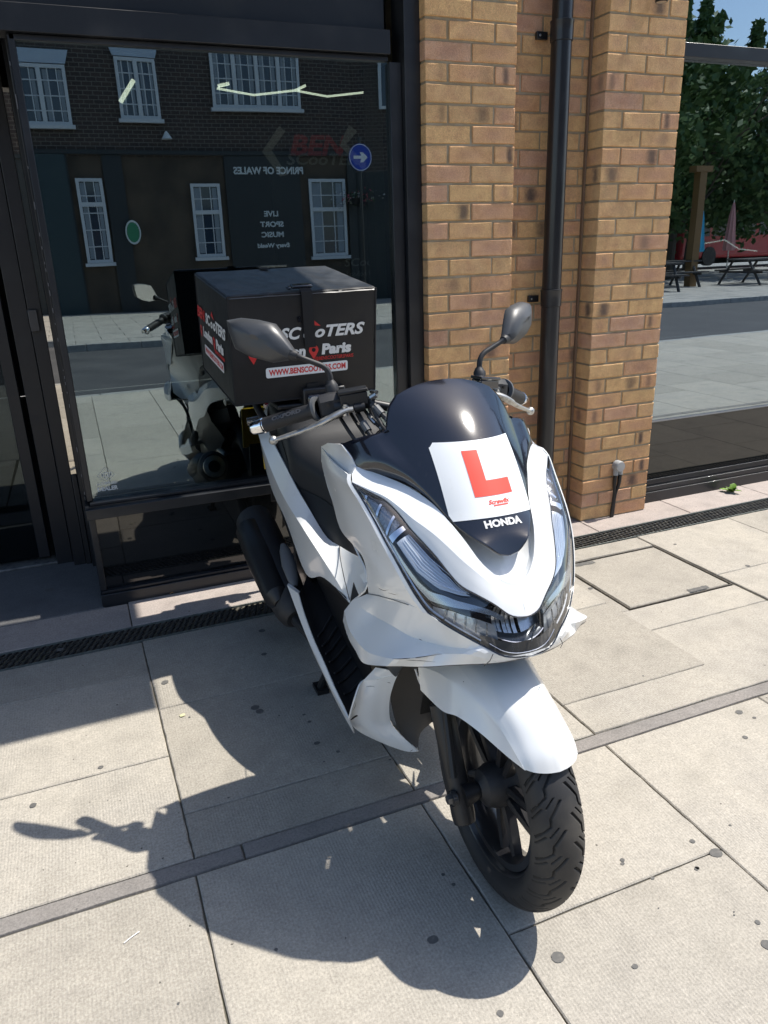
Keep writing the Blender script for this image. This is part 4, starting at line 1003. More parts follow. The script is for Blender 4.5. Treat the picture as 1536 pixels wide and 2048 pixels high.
for i in range(N_):
    t=i/(N_-1); s0=.93-.50*smoothstep(.05,.85,t); p=A_[i].lerp(B_[i],s0); e=math.sin(math.pi*min(1,t*1.05+.02)); nrm=Vector((.50,.35*min(1,p.y/.08),.70)).normalized(); mid.append(p+nrm*(.0085*e+.001)); mid2.append(A_[i].lerp(p,.5)+nrm*.0055*e)
hA=[[A_[i],mid2[i],mid[i],mid[i].lerp(B_[i],.5)+Vector((.5,.3,.2))*.0012,B_[i]] for i in range(N_)]
shell('hood',[[r[k] for r in hA] for k in range(5)],'white',sc,n=N_,k=3,smooth=False,lin_=True,thick=.004,angle=9)
# lip edge of the ridge + recess under the screen nose
rim_=crv(ridge,N_)
i0_=12
rc=rim_[i0_:]
tgt=[Vector((-.10,.075,.862)).lerp(Vector((-.026,0,.806)),i/(len(rc)-1)) for i in range(len(rc))]
rails=[rc,[p.lerp(q,.10)+Vector((-.006,0,-.010)) for p,q in zip(rc,tgt)],[p.lerp(q,.5)+Vector((-.008,0,-.009)) for p,q in zip(rc,tgt)],tgt]
shell('hood_recess',rails,'white',sc,n=len(rc),k=3,smooth=True,lin_=True,thick=.002,angle=25,ref=(-.3,0,.6))
# side fairing: from the lamp edge back to the leg-shield edge
edge=[(-0.541,0.222,0.943),(-0.524,0.228,0.905),(-0.502,0.228,0.874),(-0.452,0.228,0.831),(-0.398,0.228,0.776),(-0.303,0.228,0.768),(-0.230,0.228,0.759),(-0.230,0.222,0.702),(-0.246,0.215,0.664)]
top_=[(-0.541,0.222,0.943),(-0.493,0.226,0.961),(-0.438,0.232,0.976),(-0.342,0.233,0.995)]
ou1=outl[:8]
sf=[[Vector(p)+Vector((-.012,.006,0)) for p in crv([(-.262,.236,.945)]+ou1,30)],None]
first=[Vector(p)+Vector((0,.0022,0)) for p in crv([(-.264,.236,.948)]+ou1,30)]
lipo=[p+Vector((-.006,.0065,-.001)) for p in first]
ed=crv(edge,30)
m_=[a.lerp(b,.5)+Vector((0,.007,0)) for a,b in zip(lipo,ed)]
fairs=twins('side_fairing',[first,lipo],'white',sc,n=30,k=2,lin_=True,thick=.002,angle=30)
fp=[]
for s_,f_ in (('right',fairs[0]),('left',fairs[1])):
    p1=shell('fairing_panel',[lipo,m_,ed],'white',f_,n=30,k=5,smooth=True,lin_=True,thick=.004,side=s_,angle=30)
    # upper shoulder facet between leg-shield tip and screen corner
    p2=shell('shoulder_panel',[[(-0.541,0.222,0.943),(-0.431,0.234,0.925),(-0.340,0.239,0.926),(-.264,.236,.948)],[(-0.458,0.230,0.972),(-0.390,0.231,0.965),(-0.324,0.229,0.963),(-.272,.226,.957)],[(-0.342,0.233,0.995),(-0.314,0.230,0.985),(-0.296,0.225,0.973),(-.277,.221,.960)]],'white',f_,n=12,k=3,smooth=False,thick=.003,side=s_,angle=20)
    # thin fillet from shoulder to hood lip
    p3=shell('hood_edge',[[(-.277,.221,.959),(-.262,.232,.948)],[(-.264,.236,.948),(-.246,.242,.934)]],'white',f_,n=4,k=2,smooth=False,lin_=True,thick=.002,side=s_)
# lower fairing with the scooped winglet
lowe=[Vector(p)+Vector((0,.002,0)) for p in crv([(-.128,.2205,.843),(-.095,.2115,.812),(-.068,.2015,.780),(-.043,.1885,.746),(-.018,.1725,.716),(.012,.1485,.698),(.040,.1215,.682),(.061,.0905,.663),(.083,.0595,.646),(.094,.029,.639),(.097,0,.638)],40)]
chin=crv([(-0.355,0.245,0.554),(-0.298,0.252,0.539),(-0.230,0.256,0.538),(-0.173,0.258,0.539),(-.071,.248,.585),(-.049,.220,.590),(-.026,.194,.595),(0,.169,.604),(.021,.143,.612),(.048,.105,.620),(.062,.075,.622),(.070,.04,.622),(.072,0,.622)],40)
wedge=crv([(-0.341,0.245,0.587),(-0.268,0.256,0.571),(-0.165,0.256,0.575),(-0.098,0.246,0.593),(-0.041,0.230,0.613),(-0.011,0.192,0.624),(0.000,0.153,0.628),(.050,.118,.646),(.070,.080,.636),(.080,.045,.632),(.084,0,.631)],40)
scoop=crv([(-0.313,0.232,0.625),(-0.264,0.228,0.627),(-0.214,0.215,0.627),(-0.126,0.205,0.642),(-0.073,0.187,0.640),(-0.041,0.162,0.637),(-0.008,0.138,0.637),(.056,.106,.657),(.073,.075,.643),(.084,.045,.638),(.088,0,.637)],40)
upr=crv([(-0.248,0.216,0.667),(-0.175,0.211,0.692),(-0.093,0.200,0.713),(-0.042,0.186,0.720),(-.014,.1695,.714),(.012,.1485,.698),(.040,.1215,.682),(.061,.0905,.663),(.083,.0595,.646),(.094,.029,.639),(.097,0,.638)],40)
shell('front_lower_fairing',[upr,scoop,wedge,chin],'white',sc,n=40,k=4,smooth=False,thick=.004,angle=16,ref=(-.25,0,.66))
for s_ in (1,-1):
    m1=MB(); m1.tube([F(p,s_) for p in ((.0795,.0765,.6525),(.0800,.083,.640),(.066,.088,.6215))],.0009,6); part(m1,'panel_gap','gloss')
    m1=MB(); m1.tube([F(p+Vector((.0018,.0022,.001)),s_) for p in upr[:17]],.0009,6); part(m1,'panel_gap','grey')
def scuff(pts,w=.0010,mat='matte',nm='scuff_mark'):
    m1=MB(); P_=crv(pts,9); m1.tube([F(p+Vector((.0012,.0012,.0008))) for p in P_],[w*.3,w*.7,w,w*.8,w*1.2,w,w*.7,w*.5,w*.2],5,flat=.5); part(m1,nm,mat)
scuff([(-0.155,0.223,0.722),(-0.128,0.222,0.728),(-0.102,0.219,0.740)]); scuff([(-0.115,0.216,0.727),(-0.086,0.213,0.735),(-0.070,0.212,0.741)],.0008)
scuff([(-0.046,0.238,0.613),(-0.035,0.226,0.616),(-0.021,0.203,0.620),(-0.009,0.182,0.625),(0.004,0.150,0.630)],.0013); scuff([(-0.027,0.216,0.615),(-0.009,0.193,0.618),(0.007,0.165,0.617)],.0008); scuff([(-0.052,0.176,0.642),(-0.043,0.172,0.642)],.0008)
scuff([(-0.351,0.193,0.359),(-0.323,0.188,0.375),(-0.307,0.186,0.381)],.0011); scuff([(-0.284,0.161,0.402),(-0.270,0.156,0.406)],.0009); scuff([(-0.378,0.222,0.280),(-0.369,0.219,0.297),(-0.369,0.217,0.308)],.0009); scuff([(-0.300,0.090,0.173),(-0.306,0.096,0.165)],.0012)
# chin underside
shell('chin_underside',[chin,[(p.x-.05,p.y*.86,p.z+.012) for p in chin],[(p.x-.16,p.y*.66,p.z+.02) for p in chin]],'matte',sc,n=40,k=2,smooth=False,thick=.002)
# ---------------------------------------------------------------- head lamp cluster
La=crv(innc,60); Lb=crv(outc,60)
def LP(t,s,dep=0,side=1):
    i=min(59,max(0,t*59)); k=int(i); f=i-k; k2=min(59,k+1)
    a=La[k].lerp(La[k2],f); b=Lb[k].lerp(Lb[k2],f); p=a.lerp(b,s)
    bul=.012*math.sin(math.pi*s)*math.sin(math.pi*min(1,t*1.1+.03))**.5
    nn=Vector((.62,.42*min(1,p.y/.1),.66)).normalized()
    p=p+nn*(bul-dep); return F(p,side)
def lamp_strip(mb,c0,c1,n,dep,side,mi=0,k=4):
    """c0,c1: functions t-list -> (t,s)"""
    rows=[]
    for i in range(n+1):
        u=i/n; a=c0(u); b=c1(u); rows.append([LP(a[0]+(b[0]-a[0])*j/k,a[1]+(b[1]-a[1])*j/k,dep,side) for j in range(k+1)])
    mb.grid(rows,mi)
def inter(pts):
    def f(u):
        x=u*(len(pts)-1); i=min(len(pts)-2,int(x)); q=x-i
        return (pts[i][0]+(pts[i+1][0]-pts[i][0])*q,pts[i][1]+(pts[i+1][1]-pts[i][1])*q)
    return f
HLM={}
for side in (1,-1):
    h_=bpy.data.objects.new('headlight',None); COL.objects.link(h_); h_.parent=sc; HLM[side]=h_
    m1=MB(); lamp_strip(m1,inter([(0,0),(.84,0)]),inter([(0,1),(.84,1)]),40,.026,side); m1.build('housing','gloss',h_)
    # chrome upper indicator reflector
    m1=MB(); lamp_strip(m1,inter([(.03,.25),(.30,.10)]),inter([(.03,.85),(.29,.78)]),12,.016,side,k=6)
    ind=m1.build('indicator','amberdark',h_)
    m1=MB()
    for q in range(3): t=.08+.085*q; lamp_strip(m1,inter([(t,.15),(t+.012,.15)]),inter([(t+.01,.85),(t+.022,.85)]),1,.011,side)
    m1.build('reflector','chrome',h_)
    # bright divider
    m1=MB(); lamp_strip(m1,inter([(.325,.03),(.345,.03)]),inter([(.285,.80),(.315,.80)]),3,.008,side,k=6); m1.build('divider','chrome',h_,solid=.003)
    # daylight running panel with stepped light-guide lines
    m1=MB(); lamp_strip(m1,inter([(.36,.14),(.55,.10),(.74,.06)]),inter([(.33,.66),(.47,.62),(.60,.42)]),20,.014,side,k=10); dp_=m1.build('daylight_panel','drl',h_)
    m1=MB()
    for q in range(7):
        s0=.60-.075*q; 
        c_=inter([(.345+.004*q,s0),(.47+.006*q,s0-.02),(.56+.012*q,s0-.16),(.66+.012*q,s0*.35-.02)])
        pts=[LP(*c_(u/16),.0105,side) for u in range(17)]; m1.tube(pts,.0009,5)
    m1.build('light_guide',MAT('guide_edge',(.70,.78,.90),.15,metal=.5),h_)
    # slim bright bezel round the outer edge then across to the centre
    m1=MB(); c_=inter([(.30,.84),(.40,.80),(.50,.74),(.56,.66),(.63,.47),(.72,.30),(.82,.16),(.90,.08)])
    c2=inter([(.30,.90),(.40,.875),(.50,.84),(.575,.78),(.65,.62),(.735,.42),(.83,.27),(.90,.20)])
    lamp_strip(m1,c_,c2,36,.007,side,k=3); m1.build('bezel','chrome' if 0 else MAT('satin_bezel',(.42,.46,.50),.2,metal=.75),h_,solid=.004)
    m1=MB()
    for (ss,w_) in ((.93,.0011),(.955,.0008)):
        pts=[LP(.05+.60*u/40,ss-.05*(u/40),.006,side) for u in range(41)]; m1.tube(pts,w_,6)
    m1.build('chrome_line','chrome',h_)
    # lower dipped-beam pockets
    m1=MB(); lamp_strip(m1,inter([(.59,.80),(.68,.60),(.86,.36)]),inter([(.60,.89),(.72,.87),(.89,.76)]),16,.022,side,k=6); m1.build('low_beam','reflector',h_)
    m1=MB()
    for t0 in (.645,.685,.73,.775,.82):
        rows=[]
        lamp_strip(m1,inter([(t0,.68-1.3*(t0-.65)),(t0+.006,.68-1.3*(t0-.65))]),inter([(t0+.004,.84-.4*(t0-.65)),(t0+.010,.84-.4*(t0-.65))]),1,.013,side)
    m1.build('fin','amberdark',h_,solid=.002)
    m1=MB(); pts=[LP(.655+.15*u/14,.885-.0*u,.012,side) for u in range(15)]; m1.tube(pts,.0017,6); m1.build('white_line',MAT('white_light_edge',(.8,.82,.85),.3),h_)
# centre unit
cu_=bpy.data.objects.new('centre_lamp',None); COL.objects.link(cu_); cu_.parent=sc
m1=MB(); 
q=[(-.005,.095,.735),(-.005,-.095,.735),(.02,-.070,.640),(.02,.070,.640)]
m1.grid([[F((-.012,.11,.75)),F((-.012,0,.745)),F((-.012,-.11,.75))],[F((.014,.10,.66)),F((.03,0,.645)),F((.014,-.10,.66))],[F((.045,.075,.650)),F((.078,0,.638)),F((.045,-.075,.650))]],smooth=False); m1.build('housing','gloss',cu_)
m1=MB()
for s_ in (1,-1):
    for i in range(7):
        u0=i/7; u1=(i+1)/7
        x0=.004+.060*u0; x1=.004+.060*u1-.0002
        rows=[]
        for j in range(6):
            v=j/5; dp1=.016*math.sin(math.pi*v)+.002*(i%2)
            rows.append([F((.052-dp1-x0*.45-.008*(1-v),x0*s_,.728-.062*v-.006*u0)),F((.052-dp1-x1*.45+.004-.008*(1-v),x1*s_,.728-.062*v-.006*u1))])
        m1.grid(rows)
m1.build('reflector','reflector',cu_)
m1=MB(); pts=[F((.068-.9*u*u*6,u,.6565+u*u*4.5)) for u in [(-.053+.106*i/20) for i in range(21)]]; m1.tube(pts,.0019,6); m1.build('chrome_lip','chrome',cu_)
m1=MB(); rows=[]
for i in range(21):
    u=-.050+.100*i/20; rows.append([F((.066-5.4*u*u,u,.657+u*u*4.5)),F((.060-5.4*u*u,u,.664+u*u*4.0)),F((.048-5*u*u,u,.668+u*u*3.5))])
m1.grid(rows); m1.build('lower_bowl',MAT('lamp_bowl_grey',(.11,.12,.13),.25,metal=.5),cu_)
# dark smoked apron under the centre lamp
for s_ in (1,-1):
    m1=MB(); c_=[(.80,.97),(.86,.97),(.93,.97),(1.0,.97)]
    lamp_strip(m1,inter([(.80,.78),(.9,.62),(1.0,.55)]),inter([(.80,.98),(.9,.98),(1.0,.98)]),16,.012,s_,k=4); m1.build('apron',MAT('smoked_apron',(.085,.08,.074),.15,coat=.6),cu_)
    m1=MB(); pts=[LP(.84+.16*u/10,.86,.009,s_) for u in range(11)]; m1.tube(pts,.0009,6); m1.build('apron_line','chrome',cu_)
m1=MB(); m1.tube([LP(1.0,.22,.004,-1)+Vector((0,.020,0)),LP(1.0,.62,.004,-1)+Vector((.0,.006,0))],.0012,6); m1.build('seam_line','chrome',cu_)
# clear cover
for s_ in (1,-1):
    m1=MB(); lamp_strip(m1,inter([(0,0.0),(1,0.0)]),inter([(0,1),(1,1)]),50,0,s_,k=8); m1.build('lens_cover','lens',HLM[s_])
    m1=MB(); pts=[LP(u/50,0.0,-.0003,s_) for u in range(51)]; m1.tube(pts,.0016,6); pts=[LP(u/50,1.0,-.0003,s_) for u in range(51)]; m1.tube(pts,.0018,6); m1.build('lens_seal','gloss',HLM[s_])
# ---------------------------------------------------------------- windscreen
Oe=[(.003,0,.815),(.002,.022,.8215),(-.007,.048,.842),(-.030,.066,.853),(-.052,.082,.866),(-.080,.094,.882),(-.107,.105,.900),(-.134,.117,.918),(-.164,.132,.931),(-.198,.149,.937),(-.223,.172,.947),(-.249,.196,.955),(-.277,.219,.963),(-.345,.233,.998)]
Me=[(.003,0,.818),(.001,.022,.823),(-.008,.048,.844),(-.031,.065,.855),(-.053,.080,.868),(-.080,.093,.884),(-.112,.108,.912),(-.150,.124,.945),(-.195,.139,.978),(-.235,.149,1.003),(-.261,.154,1.022),(-.273,.149,1.042),(-.284,.142,1.063),(-.296,.132,1.083),(-.302,.116,1.099)]
Ce=[(.003,0,.818),(-.004,0,.830),(-.016,0,.850),(-.028,0,.864),(-.040,0,.880),(-.066,0,.912),(-.092,0,.945),(-.118,0,.978),(-.145,0,1.010),(-.175,0,1.038),(-.205,0,1.062),(-.235,0,1.083),(-.265,0,1.102),(-.290,0,1.117),(-.306,0,1.1255)]
n_=56; O1=crv(Oe,n_)
def by_z(P,z):
    for a,b in zip(P,P[1:]):
        if a.z<=z<=b.z and b.z>a.z: return a.lerp(b,(z-a.z)/(b.z-a.z))
    return P[0].copy() if z<P[0].z else P[-1].copy()
_C=crv(Ce,200); _M=crv(Me,200); C1=[];M1=[]
for i in range(n_):
    t=i/(n_-1); zc=.818+(1.1254-.818)*t; C1.append(by_z(_C,zc)); zm=.8182+(1.0988-.8182)*t if t>.75 else zc-.007*min(1,t*6)
    if t>.75: q=(t-.75)/.25; zm=(zc-.007)*(1-q)+q*1.0988
    if t<.06: zm=.818+(zc-.818)*.8
    M1.append(by_z(_M,max(.8181,zm)))
rows=[]
for i in range(n_):
    r=[]; c0_=C1[i]; m0=M1[i]
    for j in range(15):
        v=j/14; q=v**2.05; r.append(Vector((c0_.x+(m0.x-c0_.x)*q,m0.y*v,c0_.z+(m0.z-c0_.z)*v**2.2)))
    rows.append(r)
wsrows=rows
KA=next(i for i in range(n_) if M1[i].z>.884); KB=next(i for i in range(n_) if M1[i].z>1.016)
Osub=crv(Oe[5:],KB-KA+1)
full=[]
for i in range(n_):
    if i<=KA: tg=M1[i].lerp(O1[min(n_-1,int(i*.72))],0) + Vector((-.002,.0015,-.002))
    elif i<=KB: tg=Osub[i-KA]+Vector((0,0,-.004))
    else:
        q=min(1,(i-KB)/3); tg=Osub[-1].lerp(M1[i]+Vector((-.006,.001,-.004)),smoothstep(0,1,q))
    ext=[]
    for w_ in (.2,.4,.6,.8,1):
        p=M1[i].lerp(tg,w_); L_=(tg-M1[i]).length; ext.append(p+Vector((.25,.35,.45))*L_*.28*math.sin(math.pi*w_)*(1-w_*.4))
    r=rows[i]+ext
    full.append([F(p,1) for p in r[::-1]]+[F(p,-1) for p in r[1:]])
m1=MB(); m1.grid(full); ws=part(m1,'windscreen','screen',angle=60,solid=.003,weld=True)
# lower cheek joining screen side to the rear shoulder
for s_ in ('right','left'):
    shell('screen_cheek',[[(-.345,.233,.998),(-.300,.20,1.005),(-.262,.150,1.035)],[(-.365,.215,.985),(-.340,.17,1.0),(-.315,.120,1.04)]],'gloss',ws,n=8,k=2,smooth=False,thick=.003,side=s_,angle=50)
# learner plate on the screen
K0=next(k for k in range(n_) if C1[k].z>=.8845)
def wsp(x,y,dep=.0016):
    """point on the screen: x metres to the scooter's left of centre, y metres up along the screen from the plate foot"""
    acc=0; k=K0; sg=1 if y>=0 else -1
    if y>=0:
        while k<n_-2 and acc+(C1[k+1]-C1[k]).length<y: acc+=(C1[k+1]-C1[k]).length; k+=1
        f=(y-acc)/(C1[k+1]-C1[k]).length
    else:
        while k>2 and acc+(C1[k]-C1[k-1]).length<-y: acc+=(C1[k]-C1[k-1]).length; k-=1
        k-=1; f=1-(-y-acc)/(C1[k+1]-C1[k]).length
    def rowp(kk,v):
        q=v*14; a=int(min(13,q)); return wsrows[kk][a].lerp(wsrows[kk][a+1],q-a)
    w0=wsrows[k][-1].y+(wsrows[k+1][-1].y-wsrows[k][-1].y)*f
    v=min(1.0,abs(x)/w0)
    p=rowp(k,v).lerp(rowp(k+1,v),f); p2=rowp(k+1,v)-rowp(k,v); p3=rowp(k,min(1,v+.1))-rowp(k,max(0,v-.1))
    nn=p3.cross(p2).normalized()
    if nn.x<0: nn=-nn
    return F(p+nn*dep,1 if x<0 else -1)
PS=.186
lp=MB(); rr_=[]
ol=[(-PS/2+.009,1),(-PS/2,1)]
rws=[]
for j in range(15):
    y=PS*.93*j/14; row=[]
    for i in range(21):
        x=-PS/2+PS*i/20
        if j==14 and i==0: x+=.006
        row.append(wsp(x,y,.0014))
    rws.append(row)
rws[14][0]=wsp(-PS/2+.003,PS*.93-.010,.0014)
lp.grid(rws); lplate=tag(lp.build('learner_plate','plate',None),'white learner plate with a red L stuck on the black windscreen','learner plate'); lplate.parent=None
lplate.matrix_world=Matrix.LocRotScale(sc.location,sc.rotation_euler,None)
lm=MB()
def Lgrid(x0,x1,y0,y1,nx,ny):
    lm.grid([[wsp(x0+(x1-x0)*i/nx,y0+(y1-y0)*j/ny,.0021) for i in range(nx+1)] for j in range(ny+1)])
h_=PS*.93
Lgrid(-.037,-.004,.046,.150,4,14); Lgrid(-.004,.050,.046,.080,6,5)
o=lm.build('letter_l','lred',lplate)
def bendtext(x0,y0,dep,xs=1):
    return lambda c: wsp(x0+c.x*xs,y0+c.y,dep+c.z)
text_mesh('maker_name','Screwfix',.0130,'lred',lplate,None,.0004,.35,.0002,'LEFT',1.05,bendtext(-.014,.0275,.0019))
lm=MB(); lm.grid([[wsp(-.004+.034*i/8,.0225+.0028*j,.0021) for i in range(9)] for j in range(2)]); lm.build('underline','lred',lplate)
text_mesh('maker_lettering','HONDA',.0200,'print',ws,None,.0009,0,.0004,'CENTER',1.12,bendtext(.006,-.0200,.0012))

MIR_OUT=[(0.009, -0.0114), (0.0024, 0.0092), (0.0404, 0.0431), (0.0654, 0.0626), (0.108, 0.0641), (0.1539, 0.0605), (0.1891, 0.0483), (0.179, 0.0241), (0.154, -0.0136), (0.1123, -0.0249), (0.0547, -0.0267)]
_gi,_go=Vector((-.475,-.250,1.050)),Vector((-.562,-.352,1.008)); _d=(_gi-_go).normalized(); _u=(Vector((-.1,0,1))-_d*_d.dot(Vector((-.1,0,1)))).normalized(); _n=_d.cross(_u); _n2=(_n*.85+_u*.45).normalized(); _u=_n2.cross(_d); _p=_go.lerp(_gi,.50)+_n2*.0183-_u*.004
GRIPM=Matrix(((_d.x,_u.x,_n2.x,_p.x),(_d.y,_u.y,_n2.y,_p.y),(_d.z,_u.z,_n2.z,_p.z),(0,0,0,1)))
# ---------------------------------------------------------------- cockpit behind the screen
shell('cockpit_cover',[[(-.30,0,.985),(-.30,.10,.980),(-.33,.19,.975)],[(-.42,0,.985),(-.42,.10,.975),(-.42,.20,.962)],[(-.52,0,.955),(-.53,.10,.945),(-.53,.205,.925)],[(-.56,0,.86),(-.565,.10,.86),(-.56,.215,.86)]],'dark',sc,n=10,k=4,smooth=True,thick=.003)
shell('dash_panel',[[(-.23,0,1.03),(-.24,.10,1.02),(-.27,.14,1.02)],[(-.36,0,1.04),(-.36,.09,1.03),(-.37,.13,1.01)],[(-.45,0,1.0),(-.45,.09,.99),(-.45,.12,.975)]],'dark',sc,n=10,k=3,smooth=True,thick=.003)
# inner leg shield
shell('leg_shield',[[(-0.548,0.220,0.942),(-0.544,0.222,0.895),(-0.466,0.224,0.826),(-0.316,0.224,0.762),(-0.241,0.218,0.697),(-0.356,0.225,0.599)],[(-.57,.12,.88),(-.55,.12,.82),(-.52,.12,.74),(-.47,.12,.66),(-.44,.12,.58),(-.44,.12,.5)],[(-.58,0,.87),(-.57,0,.82),(-.56,0,.76),(-.56,0,.7),(-.56,0,.6),(-.56,0,.5)]],'white',sc,n=16,k=3,smooth=True,thick=.004,ref=(.2,0,.75))
# ---------------------------------------------------------------- handlebar
hb=bpy.data.objects.new('handlebar',None); COL.objects.link(hb); hb.parent=sc
for s_ in (1,-1):
    gi=Vector((-.475,.250,1.050)); go=Vector((-.562,.352,1.008)); be=go+(go-gi).normalized()*.052
    dr_=(go-gi).normalized()
    G_=lambda v:F(v,s_)
    m1=MB(); pts=[gi+(go-gi)*i/10 for i in range(11)]; m1.tube([G_(p) for p in pts],[.0175]*2+[.0178]*8+[.0182],24); 
    m1.tube([G_(gi+dr_*0.0),G_(gi+dr_*.006)],.024,24)
    gr=m1.build('grip',MAT('grip_rubber',(.020,.020,.022),.6,bump=(260,.9,.0012)),hb)
    # raised diamond pad bands on the grip
    m1=MB()
    for q in range(14):
        for w_ in range(5):
            an=math.radians(-60+w_*24); t=.30+.045*q
            if t>.93: continue
            x_=dr_.orthogonal().normalized(); y_=dr_.cross(x_)
            upv=Vector((0,0,1)); upv=(upv-dr_*upv.dot(dr_)).normalized(); sd=dr_.cross(upv)
            c_=gi+(go-gi)*(t+.011*(w_%2)); p=c_+(upv*math.cos(an)+sd*math.sin(an))*.0180; u_=(upv*math.cos(an)+sd*math.sin(an))
            tt=u_.cross(dr_)
            m1.poly([G_(p+dr_*.0030+u_*.0007),G_(p+tt*.0028+u_*.0007),G_(p-dr_*.0030+u_*.0007),G_(p-tt*.0028+u_*.0007)])
    m1.build('grip_pattern','matte',hb)
    m1=MB(); d_=(G_(go+dr_)-G_(go)).normalized(); m1.lathe([(0,0),(0,.0150),(.003,.0150),(.004,.0185),(.008,.0188),(.034,.0160),(.038,.0145),(.040,.012),(.038,.008),(.038,0)],G_(go+dr_*.001),d_,32); m1.build('bar_end','chrome',hb)
    # throttle flange / ring
    m1=MB(); m1.lathe([(-.004,.020),(-.004,.030),(.003,.031),(.006,.022)],G_(gi-dr_*.006),d_,28); m1.build('grip_flange','grey',hb)
    # switch housing
    b0=gi-dr_*.010; x_=Vector((-.22,.96,-.14)).normalized(); uz=Vector((0,0,1)); uz=(uz-x_*uz.dot(x_)).normalized(); fy=uz.cross(x_)  # 
    if fy.x<0: fy=-fy
    def HB(a,f,u): return G_(b0-x_*a+fy*f+uz*u)
    m1=MB()
    prof=[(-.030,-.006),(-.026,.020),(-.010,.030),(.012,.030),(.026,.018),(.028,-.012),(.014,-.028),(-.014,-.028)]
    rws=[]
    for a_,sc_ in ((0,.70),(.004,.95),(.030,1.05),(.050,1.0),(.056,.8)): rws.append([HB(a_,f*sc_,u*sc_) for f,u in prof]+[HB(a_,prof[0][0]*sc_,prof[0][1]*sc_)])
    m1.grid(rws,smooth=True); m1.poly([HB(0,f*.7,u*.7) for f,u in prof]); m1.build('switch_housing','matte',hb,fix=True,angle=30)
    m1=MB(); m1.lathe([(0,.005),(.003,.005),(.0035,.0)],HB(.022,.030,.012),G_(fy)-G_(Vector()),14); m1.build('switch_screw','dark',hb)
    # brake master cylinder reservoir
    m1=MB()
    corners=[(.050,.004,.004),(.114,.010,.004),(.114,.046,.004),(.050,.040,.004)]
    for dz0,dz1,gr_ in ((0,.030,0),(.0305,.038,.0025)):
        bpts=[HB(a_-(gr_ if a_<.08 else -gr_),f-(gr_ if f<.03 else -gr_),u+dz0-.006) for a_,f,u in corners]; tpts=[HB(a_-(gr_ if a_<.08 else -gr_),f-(gr_ if f<.03 else -gr_),u+dz1-.006) for a_,f,u in corners]
        m1.add(bpts+tpts,[(0,3,2,1),(4,5,6,7),(0,1,5,4),(1,2,6,5),(2,3,7,6),(3,0,4,7)],0,False)
    m1.build('brake_reservoir','gloss' if s_<0 else 'dark',hb,bevel=.002,fix=True)
    m1=MB(); m1.tube([HB(.035,.02,0),HB(.13,.03,-.002)],.014,14); m1.tube([HB(.0,0,0),HB(.12,-.0,-.01),G_(Vector((-.43,.02,1.03)))],.0115,14); m1.build('handlebar_tube','dark',hb)
    # lever
    ball=Vector((-.500,.350,.983)); piv=b0-x_*.058+fy*.044+uz*-.006
    m1=MB(); pts=crv([piv-x_*.018+fy*.002,piv,piv.lerp(ball,.16)+fy*.010,piv.lerp(ball,.42)+fy*.010+Vector((0,0,-.004)),piv.lerp(ball,.72)+fy*.004+Vector((0,0,-.003)),ball],22)
    m1.tube([G_(p) for p in pts],[.0118+.003*math.sin(i/21*3.1)*(1 if i<9 else .0) - .0042*(i/21) for i in range(22)],14,flat=.62,upv=(0,0,1))
    m1.lathe([(-.0110,0),(-.0100,.0045),(-.0078,.0078),(-.0045,.0100),(0,.0110),(.0045,.0100),(.0078,.0078),(.0100,.0045),(.0110,0)],G_(ball),(0,0,1),20); m1.build('brake_lever','silver',hb)
    m1=MB(); m1.tube([G_(piv+Vector((0,0,-.012))),G_(piv+Vector((0,0,.010)))],.0085,14); m1.tube([G_(piv+Vector((0,0,.010))),G_(piv+Vector((0,0,.014)))],.0065,6); 
    m1.build('lever_pivot','steel',hb)
    m1=MB(); pl=[piv-x_*.020,piv-x_*.045]; m1.tube([G_(p) for p in pl],.011,12); m1.build('lever_bracket','dark',hb)
    # hoses and cables
    starts=[(HB(.118,.035,.006),.0065,'hose_fitting'),(HB(.118,.045,-.004),.0055,None),(HB(.085,.03,-.022),.0065,None),(HB(.045,.01,-.030),.0045,None),(HB(.100,.015,-.014),.0040,None),(HB(.07,-.01,-.022),.0045,None)]
    ends=[(-.28,.085,1.015),(-.28,.110,1.005),(-.27,.130,.985),(-.275,.142,.970),(-.28,.10,.99),(-.30,.12,.975)]
    for q,((st,rd,_),en) in enumerate(zip(starts,ends)):
        e=F(en,s_); mid_=st.lerp(e,.5)+Vector((-.01,0,(-.012,-.020,-.022,-.034,-.010,-.028)[q]))
        m1=MB(); pts=crv([st,st.lerp(mid_,.45)+Vector((0,0,-.004)),mid_,mid_.lerp(e,.55)+Vector((0,0,.002)),e],20); m1.tube(pts,rd,10)
        hs=m1.build('hose' if rd>.005 else 'cable','cable',hb)
        if q in (0,2,4):
            m1=MB(); m1.tube(pts[3:7],rd*1.45,10); m1.tube(pts[8:10],rd*1.3,10); m1.build('sleeve','grey' if q!=4 else 'steel',hb)
    m1=MB(); m1.tube([HB(.120,.04,.010),HB(.134,.045,.016)],.007,8); m1.tube([HB(.124,.03,.022),HB(.136,.05,.022)],.0045,8); m1.build('banjo_bolt','steel',hb)
    # mirror
    base=Vector((-.500,.197,1.072)); boot=Vector((-.508,.199,1.105)); el_=Vector((-.514,.212,1.140)); jt=Vector((-.522,.276,1.172))
    m1=MB(); m1.tube([F(base,s_),F(base.lerp(boot,.25),s_),F(base.lerp(boot,.8),s_),F(boot,s_),F(boot+Vector((0,.002,.006)),s_)],[.0145,.0165,.0155,.0115,.008],20); mboot=m1.build('mirror_boot','matte',hb)
    mr=bpy.data.objects.new('mirror',None); COL.objects.link(mr); mr.parent=sc
